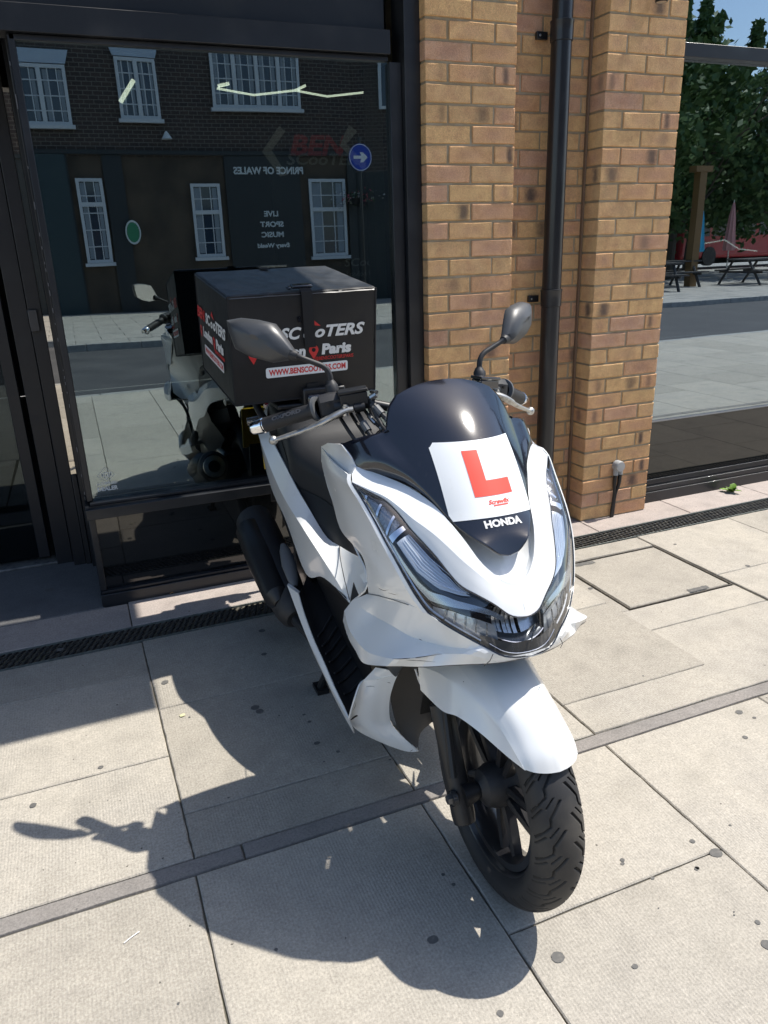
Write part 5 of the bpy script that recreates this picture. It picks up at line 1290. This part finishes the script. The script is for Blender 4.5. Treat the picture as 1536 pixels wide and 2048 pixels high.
    m1=MB(); pts=crv([boot,Vector((-.510,.201,1.125)),Vector((-.514,.212,1.142)),Vector((-.518,.238,1.155)),jt],18); m1.tube([F(p,s_) for p in pts],[.0072-.0012*i/17 for i in range(16)]+[.0075,.009],14); m1.build('stem','matte',mr)
    # head: closed shell, outline in a plane facing backwards
    c_=Vector((-.585,.345,1.207))
    oR=[(582,719.6),(590.5,703),(566,667.7),(549.5,647),(516.7,639),(481,635),(452.5,640),(456.6,662),(470,697.7),(500,714),(544,725)]
    hd=MB()
    ax1=Vector((-.62,.78,.18)).normalized()   # outward along head
    up1=Vector((-.15,-.18,1)); up1=(up1-ax1*up1.dot(ax1)).normalized(); nf=ax1.cross(up1)
    if nf.x<0: nf=-nf
    # outline in (along, up) metres from the joint
    O_=MIR_OUT
    jt2=jt+nf*.004
    ctrx=sum(a for a,b in O_)/len(O_); ctru=sum(b for a,b in O_)/len(O_)
    rings=[]
    for (sc_,d_) in ((.96,-.012),(1.0,-.009),(1.0,-.004),(.97,.004),(.88,.013),(.70,.021),(.42,.026),(.12,.028)):
        rings.append([F(jt2+ax1*(ctrx+(a-ctrx)*sc_)+up1*(ctru+(b-ctru)*sc_)+nf*(d_+.006*(1-sc_)*((b-ctru)>0)),s_) for a,b in O_])
    rws=[r+[r[0]] for r in rings]; hd.grid(rws); hd.poly(rings[-1]); 
    ho=hd.build('mirror_housing',MAT('mirror_plastic',(.055,.058,.062),.38,bump=(700,.2,.0005),noisecol=(8,(.085,.088,.09),.5,.8)),mr,fix=True,angle=45)
    m1=MB(); m1.poly([r for r in [F(jt2+ax1*(ctrx+(a-ctrx)*.95)+up1*(ctru+(b-ctru)*.95)-nf*.0112,s_) for a,b in O_]]); m1.build('mirror_glass','chrome',mr)
    m1=MB(); m1.tube([F(jt-ax1*.004,s_),F(jt+ax1*.010,s_),F(jt+ax1*.030+up1*.002,s_)],[.010,.0135,.016],16); m1.build('joint','matte',mr)
text_mesh('grip_lettering','OXFORD',.013,MAT('grip_letters',(.09,.09,.095),.35),hb,GRIPM,.0006,0,.0005,'CENTER',1.5)
# ---------------------------------------------------------------- seat, tail and body sides
su=[(-1.089,0.190,0.829),(-1.105,0.180,0.731),(-1.000,0.176,0.692),(-0.926,0.168,0.662),(-0.805,0.148,0.600),(-0.713,0.134,0.599),(-0.579,0.120,0.611),(-0.508,0.114,0.620),(-0.460,0.110,0.607)]
sc_r=[(-1.219,0.205,0.792),(-1.170,0.207,0.718),(-1.108,0.209,0.666),(-0.856,0.205,0.619),(-0.729,0.196,0.587),(-0.629,0.182,0.548),(-0.554,0.166,0.511),(-0.480,0.155,0.542),(-0.406,0.145,0.572)]
slo=[(-1.338,0.198,0.759),(-1.344,0.200,0.672),(-1.278,0.200,0.616),(-1.089,0.201,0.563),(-0.885,0.198,0.457),(-0.724,0.192,0.510),(-0.628,0.184,0.519),(-0.543,0.170,0.505),(-0.470,0.160,0.504),(-0.410,0.150,0.510)]
tailU=[(-1.98,.03,.86),(-1.90,.07,.87)]; 
su_=[(-1.77,.04,.865),(-1.68,.09,.860),(-1.52,.145,.84),(-1.36,.176,.80)]+su[1:]
sc_=[(-1.79,.05,.825),(-1.70,.11,.82),(-1.56,.175,.80),(-1.40,.203,.77)]+sc_r[2:]
sl2=[(-1.77,.04,.785),(-1.70,.09,.775),(-1.57,.150,.745),(-1.42,.192,.70)]+slo[2:]
shell('body_side_panel',[su_,sc_,sl2],'white',sc,n=46,k=4,smooth=False,thick=.004,angle=14)
for s_ in (1,-1):
    m1=MB(); P_=[F(p,s_) for p in ((-0.710,0.136,0.603),(-0.666,0.150,0.588),(-0.566,0.172,0.568),(-0.542,0.167,0.510))]; m1.tube(crv(P_,16),.0013,6); part(m1,'panel_gap','gloss')
# seat
def seatrow(f,hw,zt,drop,zs=None):
    return [(f,0,zt),(f,hw*.45,zt-.002),(f,hw*.78,zt-.010),(f,hw*.97,zt-.030),(f,hw*1.02,zt-.060),(f,hw*1.02,zt-drop)]
SR=[seatrow(-.575,.070,.600,.05),seatrow(-.65,.082,.662,.06),seatrow(-.75,.096,.735,.08),seatrow(-.86,.118,.785,.10),seatrow(-.96,.145,.812,.12),seatrow(-1.06,.172,.836,.14),seatrow(-1.14,.165,.872,.12),seatrow(-1.25,.155,.892,.10),seatrow(-1.45,.140,.902,.10),seatrow(-1.62,.115,.900,.08),seatrow(-1.68,.09,.880,.05)]
m1=MB()
for s_ in (1,-1):
    cols=[crv([r[j] for r in SR],50) for j in range(6)]
    rws=[crv([cols[j][i] for j in range(6)],12) for i in range(50)]
    rws=[[F(p,s_) for p in r] for r in rws]
    m1.grid(rws if s_==-1 else [r[::-1] for r in rws])
part(m1,'seat','seat',angle=50,weld=True)
# dark filler between seat side and the white body, and central tunnel
se=[cols[5][i] for i in range(50)]
shell('seat_surround',[[tuple(p) for p in se[::-1]],[(-1.6,.15,.80),(-1.36,.172,.77)]+[(p[0],p[1]-.004,p[2]-.004) for p in su[1:]]],'dark',sc,n=40,k=2,smooth=False,thick=.003)
tun=[(-.44,0,.66),(-.52,0,.70),(-.60,0,.70),(-.72,0,.66)]
shell('centre_tunnel',[[(-.40,0,.58),(-.50,0,.57),(-.64,0,.60)],[(-.40,.06,.55),(-.50,.065,.54),(-.64,.07,.56)],[(-.40,.09,.48),(-.50,.10,.48),(-.66,.10,.50)],[(-.40,.12,.34),(-.50,.12,.34),(-.66,.13,.34)]],'dark',sc,n=14,k=3,smooth=True,thick=.003)
# foot boards
tr_o=[(-0.949,0.245,0.398),(-0.850,0.247,0.368),(-0.771,0.248,0.342),(-0.703,0.248,0.324),(-0.593,0.247,0.302),(-0.515,0.243,0.278),(-0.432,0.238,0.259),(-0.388,0.233,0.247)]
tr_i=[(-0.848,0.235,0.410),(-0.801,0.237,0.384),(-0.737,0.238,0.356),(-0.677,0.238,0.335),(-0.581,0.238,0.314),(-0.500,0.236,0.285),(-0.428,0.232,0.263),(-0.391,0.230,0.249)]
tr_b=[(p[0],p[1]-.012,p[2]-.045) for p in tr_o]
shell('sill_trim',[tr_i,tr_o,tr_b],'white_trim',sc,n=30,k=2,smooth=False,thick=.003,angle=14)
shell('sill_cap',[[(-0.949,0.245,0.398),(-0.848,0.235,0.410)],[(-0.965,0.236,0.398),(-0.875,0.222,0.403)]],'white_trim',sc,n=6,k=2,smooth=False,thick=.003)
fl_i=[(-1.00,.150,.43),(-.90,.150,.40),(-.80,.150,.365),(-.70,.150,.335),(-.60,.150,.31),(-.50,.150,.29),(-.44,.150,.28),(-.40,.150,.29)]
tr_j=[(p[0],p[1]-.003,p[2]-.005) for p in tr_i]
shell('footboard',[tr_j,[(a[0]*.6+b[0]*.4,a[1]*.6+b[1]*.4,a[2]*.6+b[2]*.4-.012) for a,b in zip(tr_i,fl_i)],fl_i],'dark',sc,n=30,k=3,smooth=False,thick=.003)
for s_ in (1,-1):
    m1=MB()
    for q in range(7):
        u_=.40+.075*q; a=lin(tr_i,60)[int(u_*59)]; b=lin(fl_i,60)[int(u_*59)]; m1.tube([F(a.lerp(b,.18)+Vector((0,0,-.001)),s_),F(a.lerp(b,.45)+Vector((0,0,-.006)),s_),F(a.lerp(b,.92)+Vector((0,0,.0045)),s_)],.0032,6)
    part(m1,'foot_ribs','matte')
shell('lower_body',[slo[4:8]+[(-0.551,0.168,0.484)],[(-.92,.165,.44),(-.80,.16,.44),(-.72,.155,.45),(-.64,.15,.455),(-.52,.148,.47)],[(-.95,.150,.41),(-.80,.150,.365),(-.65,.150,.32),(-.52,.150,.29),(-.40,.150,.28)]],'dark',sc,n=24,k=3,smooth=False,thick=.003,ref=(-.7,0,.4))
shell('rear_lower_body',[slo[1:5],[(-1.35,.18,.60),(-1.22,.18,.52),(-1.08,.175,.44),(-.92,.17,.40)],[(-1.35,.12,.50),(-1.2,.12,.42),(-1.05,.12,.34),(-.9,.12,.30)]],'dark',sc,n=16,k=3,smooth=False,thick=.003,ref=(-1.1,0,.5))
# belly: engine block and stand
m1=MB(); m1.box(-1.30,-.55,-.13,.13,.20,.42); m1.tube([(-1.38,.10,.27),(-1.0,.12,.30)],.08,16); part(m1,'engine','alloy',bevel=.02)
# ---------------------------------------------------------------- lower front wings and radiator face
wl_=[(-0.388,0.233,0.248),(-0.364,0.224,0.312),(-0.375,0.204,0.349),(-0.381,0.192,0.358),(-0.376,0.178,0.374),(-0.357,0.165,0.404)]
wr_=[(-0.295,0.078,0.167),(-0.314,0.098,0.191),(-0.337,0.116,0.210),(-0.352,0.128,0.230),(-0.349,0.134,0.260),(-0.336,0.137,0.315),(-0.308,0.135,0.378),(-0.284,0.132,0.419)]
wb_=[(-0.388,0.233,0.248),(-0.411,0.214,0.205),(-0.414,0.190,0.176),(-0.389,0.168,0.169),(-0.356,0.138,0.162),(-0.332,0.108,0.154),(-0.309,0.092,0.160),(-0.295,0.078,0.167)]
wt_=[(-0.357,0.165,0.404),(-0.323,0.155,0.416),(-0.301,0.142,0.419),(-0.284,0.132,0.419)]
coons('lower_wing',wl_,wr_,wb_,wt_,'white',sc,'both',bulge=.012,bdir=(.5,.8,.1),ref=(-.55,0,.25))
shell('lower_wing_under',[wb_,[(-.60,.20,.20),(-.56,.17,.16),(-.52,.14,.14),(-.48,.12,.14),(-.45,.09,.15),(-.42,.07,.16),(-.38,.05,.18)]],'white',sc,n=24,k=2,smooth=False,thick=.003,ref=(-.4,0,.4))
shell('wing_top',[[(-0.356,0.165,0.404),(-0.384,0.191,0.356)],[(-0.329,0.150,0.411),(-0.343,0.170,0.377)],[(-0.309,0.139,0.414),(-0.287,0.131,0.417)]],'white',sc,n=8,k=2,smooth=False,thick=.003)
rf=[[(-.300,.075,.165),(-.325,.115,.22),(-.340,.130,.30),(-.335,.134,.38),(-.32,.14,.47),(-.27,.17,.57)],[(-.345,.05,.18),(-.36,.07,.26),(-.365,.08,.34),(-.36,.08,.42),(-.34,.08,.50),(-.30,.09,.60)],[(-.38,0,.18),(-.385,0,.26),(-.39,0,.34),(-.385,0,.42),(-.36,0,.50),(-.33,0,.60)]]
shell('radiator_cover',rf,'matte',sc,n=20,k=3,smooth=True,thick=.003,ref=(-.6,0,.35))
shell('inner_front',[[(-.09,.245,.590),(-.18,.245,.580),(-.30,.235,.575)],[(-.10,.17,.560),(-.20,.17,.53),(-.30,.165,.48)],[(-.24,.14,.47),(-.30,.135,.40),(-.42,.15,.34)]],'dark',sc,n=14,k=3,smooth=True,thick=.003,ref=(-.4,0,.55))

m1=MB(); m1.tube(crv([F((-.21,.118,.47)),F((-.20,.112,.44)),F((-.185,.106,.425)),F((-.17,.104,.44))],12),.0028,8); part(m1,'cable_clip','print')
# ---------------------------------------------------------------- rear end
m1=MB()
pA=Vector((-1.02,-.205,.235)); pB=Vector((-1.56,-.225,.42)); d_=(pB-pA)
pts=[pA+d_*t for t in (0,.03,.10,.3,.6,.85,.97,1.0)]; m1.tube(pts,[.033,.050,.061,.070,.076,.075,.070,.056],28,flat=1.12,upv=(0,0,1)); mf=part(m1,'muffler','matte')
m1=MB(); pts=[pA+d_*t+Vector((.02,-.072,.03)) for t in (.10,.2,.5,.75)]
m1.tube([pA+d_*t+Vector((0,-.040,.030)) for t in (.08,.14,.5,.80,.86)],[.02,.046,.054,.052,.03],16,flat=1.1,upv=(0,0,1)); m1.build('heat_shield','dark',mf)
m1=MB(); e_=pB; m1.lathe([(0,.055),(.012,.052),(.014,.030),(-.01,.028),(-.01,0)],e_,d_,28); m1.build('end_cap','steel',mf)
m1=MB(); m1.tube([(-.62,-.06,.22),(-.8,-.14,.17),(-1.02,-.205,.235)],.022,12); m1.build('exhaust_pipe','alloy',mf)
for s_ in (1,-1):
    m1=MB(); rws=[]
    pg=[(-1.031,0.235,0.504),(-0.968,0.232,0.513),(-0.865,0.228,0.447)]
    a0=Vector((-1.066,0.222,0.493)); b0_=Vector((-0.937,0.222,0.395))
    m1.tube([F(a0.lerp(b0_,t),s_) for t in (0,.15,.5,.85,1)],[.008,.018,.024,.018,.009],14,flat=.6,upv=(0,0,1)); part(m1,'passenger_footpeg','grey')
m1=MB(); m1.box(-1.52,-1.05,.085,.19,.20,.36); part(m1,'swing_arm_case','alloy',bevel=.03)
m1=MB(); rws=[]
for i in range(13):
    an=math.radians(35+i*11); r=.315; rws.append([Vector((-1.375+math.cos(an)*r,y,.27+math.sin(an)*r-.02*(abs(y)>.06))) for y in (-.085,-.06,0,.06,.085)])
m1.grid(rws); part(m1,'rear_hugger','dark',solid=.003)
m1=MB(); m1.prism([(-1.76,-.085,.78),(-1.76,.085,.78),(-1.80,.10,.40),(-1.80,-.10,.40)],(.012,0,.004)); part(m1,'rear_mudguard','dark',bevel=.004)
npm=Matrix.Translation((-1.790,0,.645))@Matrix.Rotation(math.radians(-8),4,'Y')
m1=MB(); m1.box(-.004,.002,-.12,.12,-.093,.093,0,npm); pl_=part(m1,'number_plate','yellow',bevel=.001)
m1=MB(); m1.box(-1.80,-1.72,-.10,.10,.795,.835); part(m1,'tail_light','tail',bevel=.012)
for s_ in (1,-1): m1=MB(); m1.tube([(-1.74,.10*s_,.77),(-1.75,.18*s_,.765)],[.022,.016],14); part(m1,'rear_indicator','amberdark')
m1=MB()
for s_ in (1,-1): m1.tube(crv([(-1.25,.185*s_,.83),(-1.38,.20*s_,.875),(-1.56,.18*s_,.90),(-1.68,.12*s_,.905),(-1.72,0,.905)],20),.013,10)
part(m1,'grab_rail','matte')
for s_ in (1,-1):
    m1=MB(); m1.tube([(-.86,.10*s_,.22),(-.93,.16*s_,.012)],.014,10); m1.box(-.965,-.90,.16*s_-.02,.16*s_+.02,0,.014); part(m1,'centre_stand','dark')
m1=MB(); m1.tube([(-.62,.16,.20),(-.98,.20,.10)],.010,8); part(m1,'side_stand','dark')
# rack under the box
m1=MB(); m1.box(-1.72,-1.27,-.16,.16,.895,.912); m1.box(-1.68,-1.32,-.12,.12,.9125,.925); m1.box(-1.36,-1.24,-.075,.075,.90,.965); part(m1,'luggage_rack','dark',bevel=.006)
m1=MB(); m1.box(-1.275,-1.22,-.065,.03,.905,.945); part(m1,'rack_catch','gloss',bevel=.008)
# stray sunlit tab between seat front and tunnel
shell('tunnel_flap',[[(-0.411,0.150,0.651),(-0.406,0.150,0.623)],[(-0.454,0.165,0.620),(-0.421,0.165,0.611)]],'white',sc,n=6,k=2,smooth=False,thick=.002,side='right')
# ================================================================ DELIVERY BOX
yB,lB,pB_=math.radians(-88.1),math.radians(-.5),math.radians(-7.6)
h0=Vector((math.cos(yB),math.sin(yB),0)); l0_=Vector((-math.sin(yB),math.cos(yB),0)); z0=Vector((0,0,1))
uB=math.cos(lB)*z0+math.sin(lB)*l0_; lBv=math.cos(lB)*l0_-math.sin(lB)*z0
h2=math.cos(pB_)*h0+math.sin(pB_)*uB; u2_=-math.sin(pB_)*h0+math.cos(pB_)*uB
BM=Matrix(((h2.x,lBv.x,u2_.x),(h2.y,lBv.y,u2_.y),(h2.z,lBv.z,u2_.z))).to_4x4()
bx=thing('delivery_box','large black fabric delivery box with printed lettering on the rear rack of the scooter','delivery box',(.698,-.399,1.137))
bx.rotation_euler=BM.to_euler()
LX,WY,HZ=.2425,.25,.175
def bulge(p,n):
    return p
m1=MB()
def facegrid(o,u,v,nu,nv,out,sag):
    rws=[]
    for j in range(nv+1):
        r=[]
        for i in range(nu+1):
            a=i/nu;b=j/nv; p=o+u*a+v*b; q=math.sin(math.pi*a)*math.sin(math.pi*b)
            p=p+out*(sag*q**.7+.0016*noise.noise(p*14)*min(1,q*4)+.0007*noise.noise(p*45)*min(1,q*4)); r.append(p)
        rws.append(r)
    m1.grid(rws)
X,Y,Z_=Vector((1,0,0)),Vector((0,1,0)),Vector((0,0,1))
facegrid(Vector((LX,-WY,-HZ)),Y*2*WY,Z_*2*HZ,44,34,X,.006)
facegrid(Vector((-LX,WY,-HZ)),-Y*2*WY,Z_*2*HZ,30,24,-X,.006)
facegrid(Vector((-LX,-WY,-HZ)),X*2*LX,Z_*2*HZ,40,34,-Y,.006)
facegrid(Vector((LX,WY,-HZ)),-X*2*LX,Z_*2*HZ,30,24,Y,.006)
facegrid(Vector((-LX,-WY,HZ)),X*2*LX,Y*2*WY,60,60,Z_,-.004)
facegrid(Vector((-LX,WY,-HZ)),X*2*LX,-Y*2*WY,10,10,-Z_,.004)
bo=m1.build('shell','boxcloth',bx,weld=True,angle=40)
# creased top cover with hem
def topz(x,y):
    a=(x+LX)/(2*LX); b=(y+WY)/(2*WY); q=max(0,math.sin(math.pi*a)*math.sin(math.pi*b)); return HZ-.004*q**.7
m1=MB(); rws=[]
for j in range(71):
    r=[]
    for i in range(51):
        x=-LX-.003+(2*LX+.006)*i/50; y=-WY-.003+(2*WY+.006)*j/70
        ex=min(i,50-i,j,70-j)
        z=topz(max(-LX,min(LX,x)),max(-WY,min(WY,y)))+.0035+(.0028*noise.noise(Vector((x*5,y*22,1)))+.0022*noise.noise(Vector((x*16,y*30,4))))*(1 if ex>1 else .3)
        if ex==0: z-=.010
        r.append(Vector((x,y,z)))
    rws.append(r)
m1.grid([r[::-1] for r in rws][::-1] if 0 else rws); m1.build('lid_cover',MAT('lid_cloth',(.030,.032,.035),.38,coat=.18,noisecol=(6,(.075,.082,.09),.45,.75),coatr=.25),bx,fix=True,angle=60)
m1=MB()
for (a,b) in (((LX,-WY),(LX,WY)),((LX,-WY),(-LX,-WY)),((-LX,WY),(LX,WY))):
    for zz_ in (-HZ,):
        pts=[Vector((a[0]+(b[0]-a[0])*i/24,a[1]+(b[1]-a[1])*i/24,zz_+.001*noise.noise(Vector((i*.6,a[0],1))))) for i in range(25)]; m1.tube(pts,.0032,6)
for (x_,y_) in ((LX,-WY),(LX,WY),(-LX,-WY)):
    pts=[Vector((x_+.0012*noise.noise(Vector((i*.5,x_,2))),y_+.0012*noise.noise(Vector((i*.5,y_,5))),-HZ+2*HZ*i/20)) for i in range(21)]; m1.tube(pts,.0032,6)
m1.build('piping','strap',bx)
# webbing strap over the front with buckle (scooter-left of centre as printed)
sy_=.006
m1=MB()
def ribbon(pts,w,th,axis):
    rws=[[Vector(p)-axis*w/2,Vector(p),Vector(p)+axis*w/2] for p in pts]; m1.grid(rws)
ribbon([(LX-.050,sy_,HZ+.008),(LX-.010,sy_,HZ+.009),(LX+.006,sy_,HZ+.002),(LX+.011,sy_+.001,HZ-.03),(LX+.012,sy_+.002,HZ-.08),(LX+.012,sy_+.004,HZ-.13),(LX+.013,sy_+.006,HZ-.176)],.037,.002,Y)
m1.build('strap','strap',bx,solid=.0022,soff=0); m1=MB()
ribbon([(-LX+.0,.0,HZ+.007),(-LX+.045,0,HZ+.0075)],.034,.002,Y)
m1.build('strap','strap',bx,solid=.0022,soff=0); m1=MB()
ribbon([(LX+.0065,sy_+.012,-HZ+.004),(LX+.0075,sy_+.012,-HZ+.05)],.042,.002,Y)
m1.build('strap','strap',bx,solid=.0022,soff=0)
m1=MB(); m1.box(LX-.050,LX-.018,sy_-.040,sy_+.030,HZ+.008,HZ+.020); m1.box(LX-.045,LX-.020,sy_-.055,sy_-.0405,HZ+.006,HZ+.016); m1.build('buckle','gloss',bx,bevel=.005)
m1=MB(); 
ribbon([(LX+.0075,sy_-.028,HZ-.075),(LX+.009,sy_-.028,HZ-.092)],.010,.001,Y); m1.build('strap_keeper','gloss',bx,solid=.002)
# printing
def front(y,z,d=.0075): # y to scooter's left(viewer's right), z up : plane facing +x
    return Matrix(((0,0,1,LX+d),(1,0,0,y),(0,1,0,z),(0,0,0,1)))
def sidem(x,z,d=.0072):  # right-hand face (-y): text runs along +x
    return Matrix(((1,0,0,x),(0,0,-1,-WY-d),(0,1,0,z),(0,0,0,1)))
def logo(mf,off=0):
    T=lambda b,s_,mt,x,z,o_,sh,wd: text_mesh('lettering',b,s_,mt,bx,mf(x,z),o_,sh,.0003,'LEFT',1,None,wd)
    T('BEN',.054,'red',-.228,.030,.0024,.28,.130)
    T('SC',.052,'print',-.090,.030,.0018,.28,.074); T('oTERS',.052,'print',.030,.030,.0018,.28,.178); T('o',.046,'print',-.010,.030,.0018,.28,.030)
    T('London',.046,'print',-.150,-.028,.0024,.10,.146); T('Paris',.046,'print',.052,-.028,.0024,.10,.106)
    T('@BENSCOOTERSPARIS',.0165,'red',.028,-.048,.0001,.1,.138)
    q=mf(0,0)
    def pinm(cx_,cz_,s_,hole=True):
        m1=MB(); n=24
        P=[(cx_+math.cos(math.radians(-30+240*i/n))*s_,cz_+math.sin(math.radians(-30+240*i/n))*s_) for i in range(n+1)]+[(cx_,cz_-2.0*s_)]
        m1.prism([q@Vector((a,b,0)) for a,b in P],(q.to_3x3()@Vector((0,0,1)))*.0006)
        o=m1.build('map_pin','red',bx)
        if hole:
            m1=MB(); m1.prism([q@Vector((cx_+math.cos(2*math.pi*i/16)*s_*.42,cz_+math.sin(2*math.pi*i/16)*s_*.42,.0007)) for i in range(16)],(q.to_3x3()@Vector((0,0,1)))*.0004); m1.build('pin_hole','strap',o)
    pinm(.024,-.012,.0165); pinm(-.182,-.012,.0150); 
    m1=MB(); m1.prism([q@Vector(v) for v in ((.006,.072,0),(.050,.066,0),(.022,.090,0))],(q.to_3x3()@Vector((0,0,1)))*.0005); m1.build('roof_mark','red',bx)
    m1=MB(); w_,h_=.288,.034; r_=.007; P=[]
    for (cx_,cz_,a0) in ((w_/2-r_,h_/2-r_,0),(-w_/2+r_,h_/2-r_,90),(-w_/2+r_,-h_/2+r_,180),(w_/2-r_,-h_/2+r_,270)):
        for k in range(6): a=math.radians(a0+90*k/5); P.append((.001+cx_+math.cos(a)*r_,-.075+cz_+math.sin(a)*r_))
    m1.prism([q@Vector((a,b,0)) for a,b in P],(q.to_3x3()@Vector((0,0,1)))*.0005); m1.build('web_label','plate',bx)
    text_mesh('lettering','WWW.BENSCOOTERS.COM',.0265,'red',bx,mf(-.133,-.084)@Matrix.Translation((0,0,.0006)),.0010,0,.0002,'LEFT',1,None,.270)
logo(front); logo(sidem)
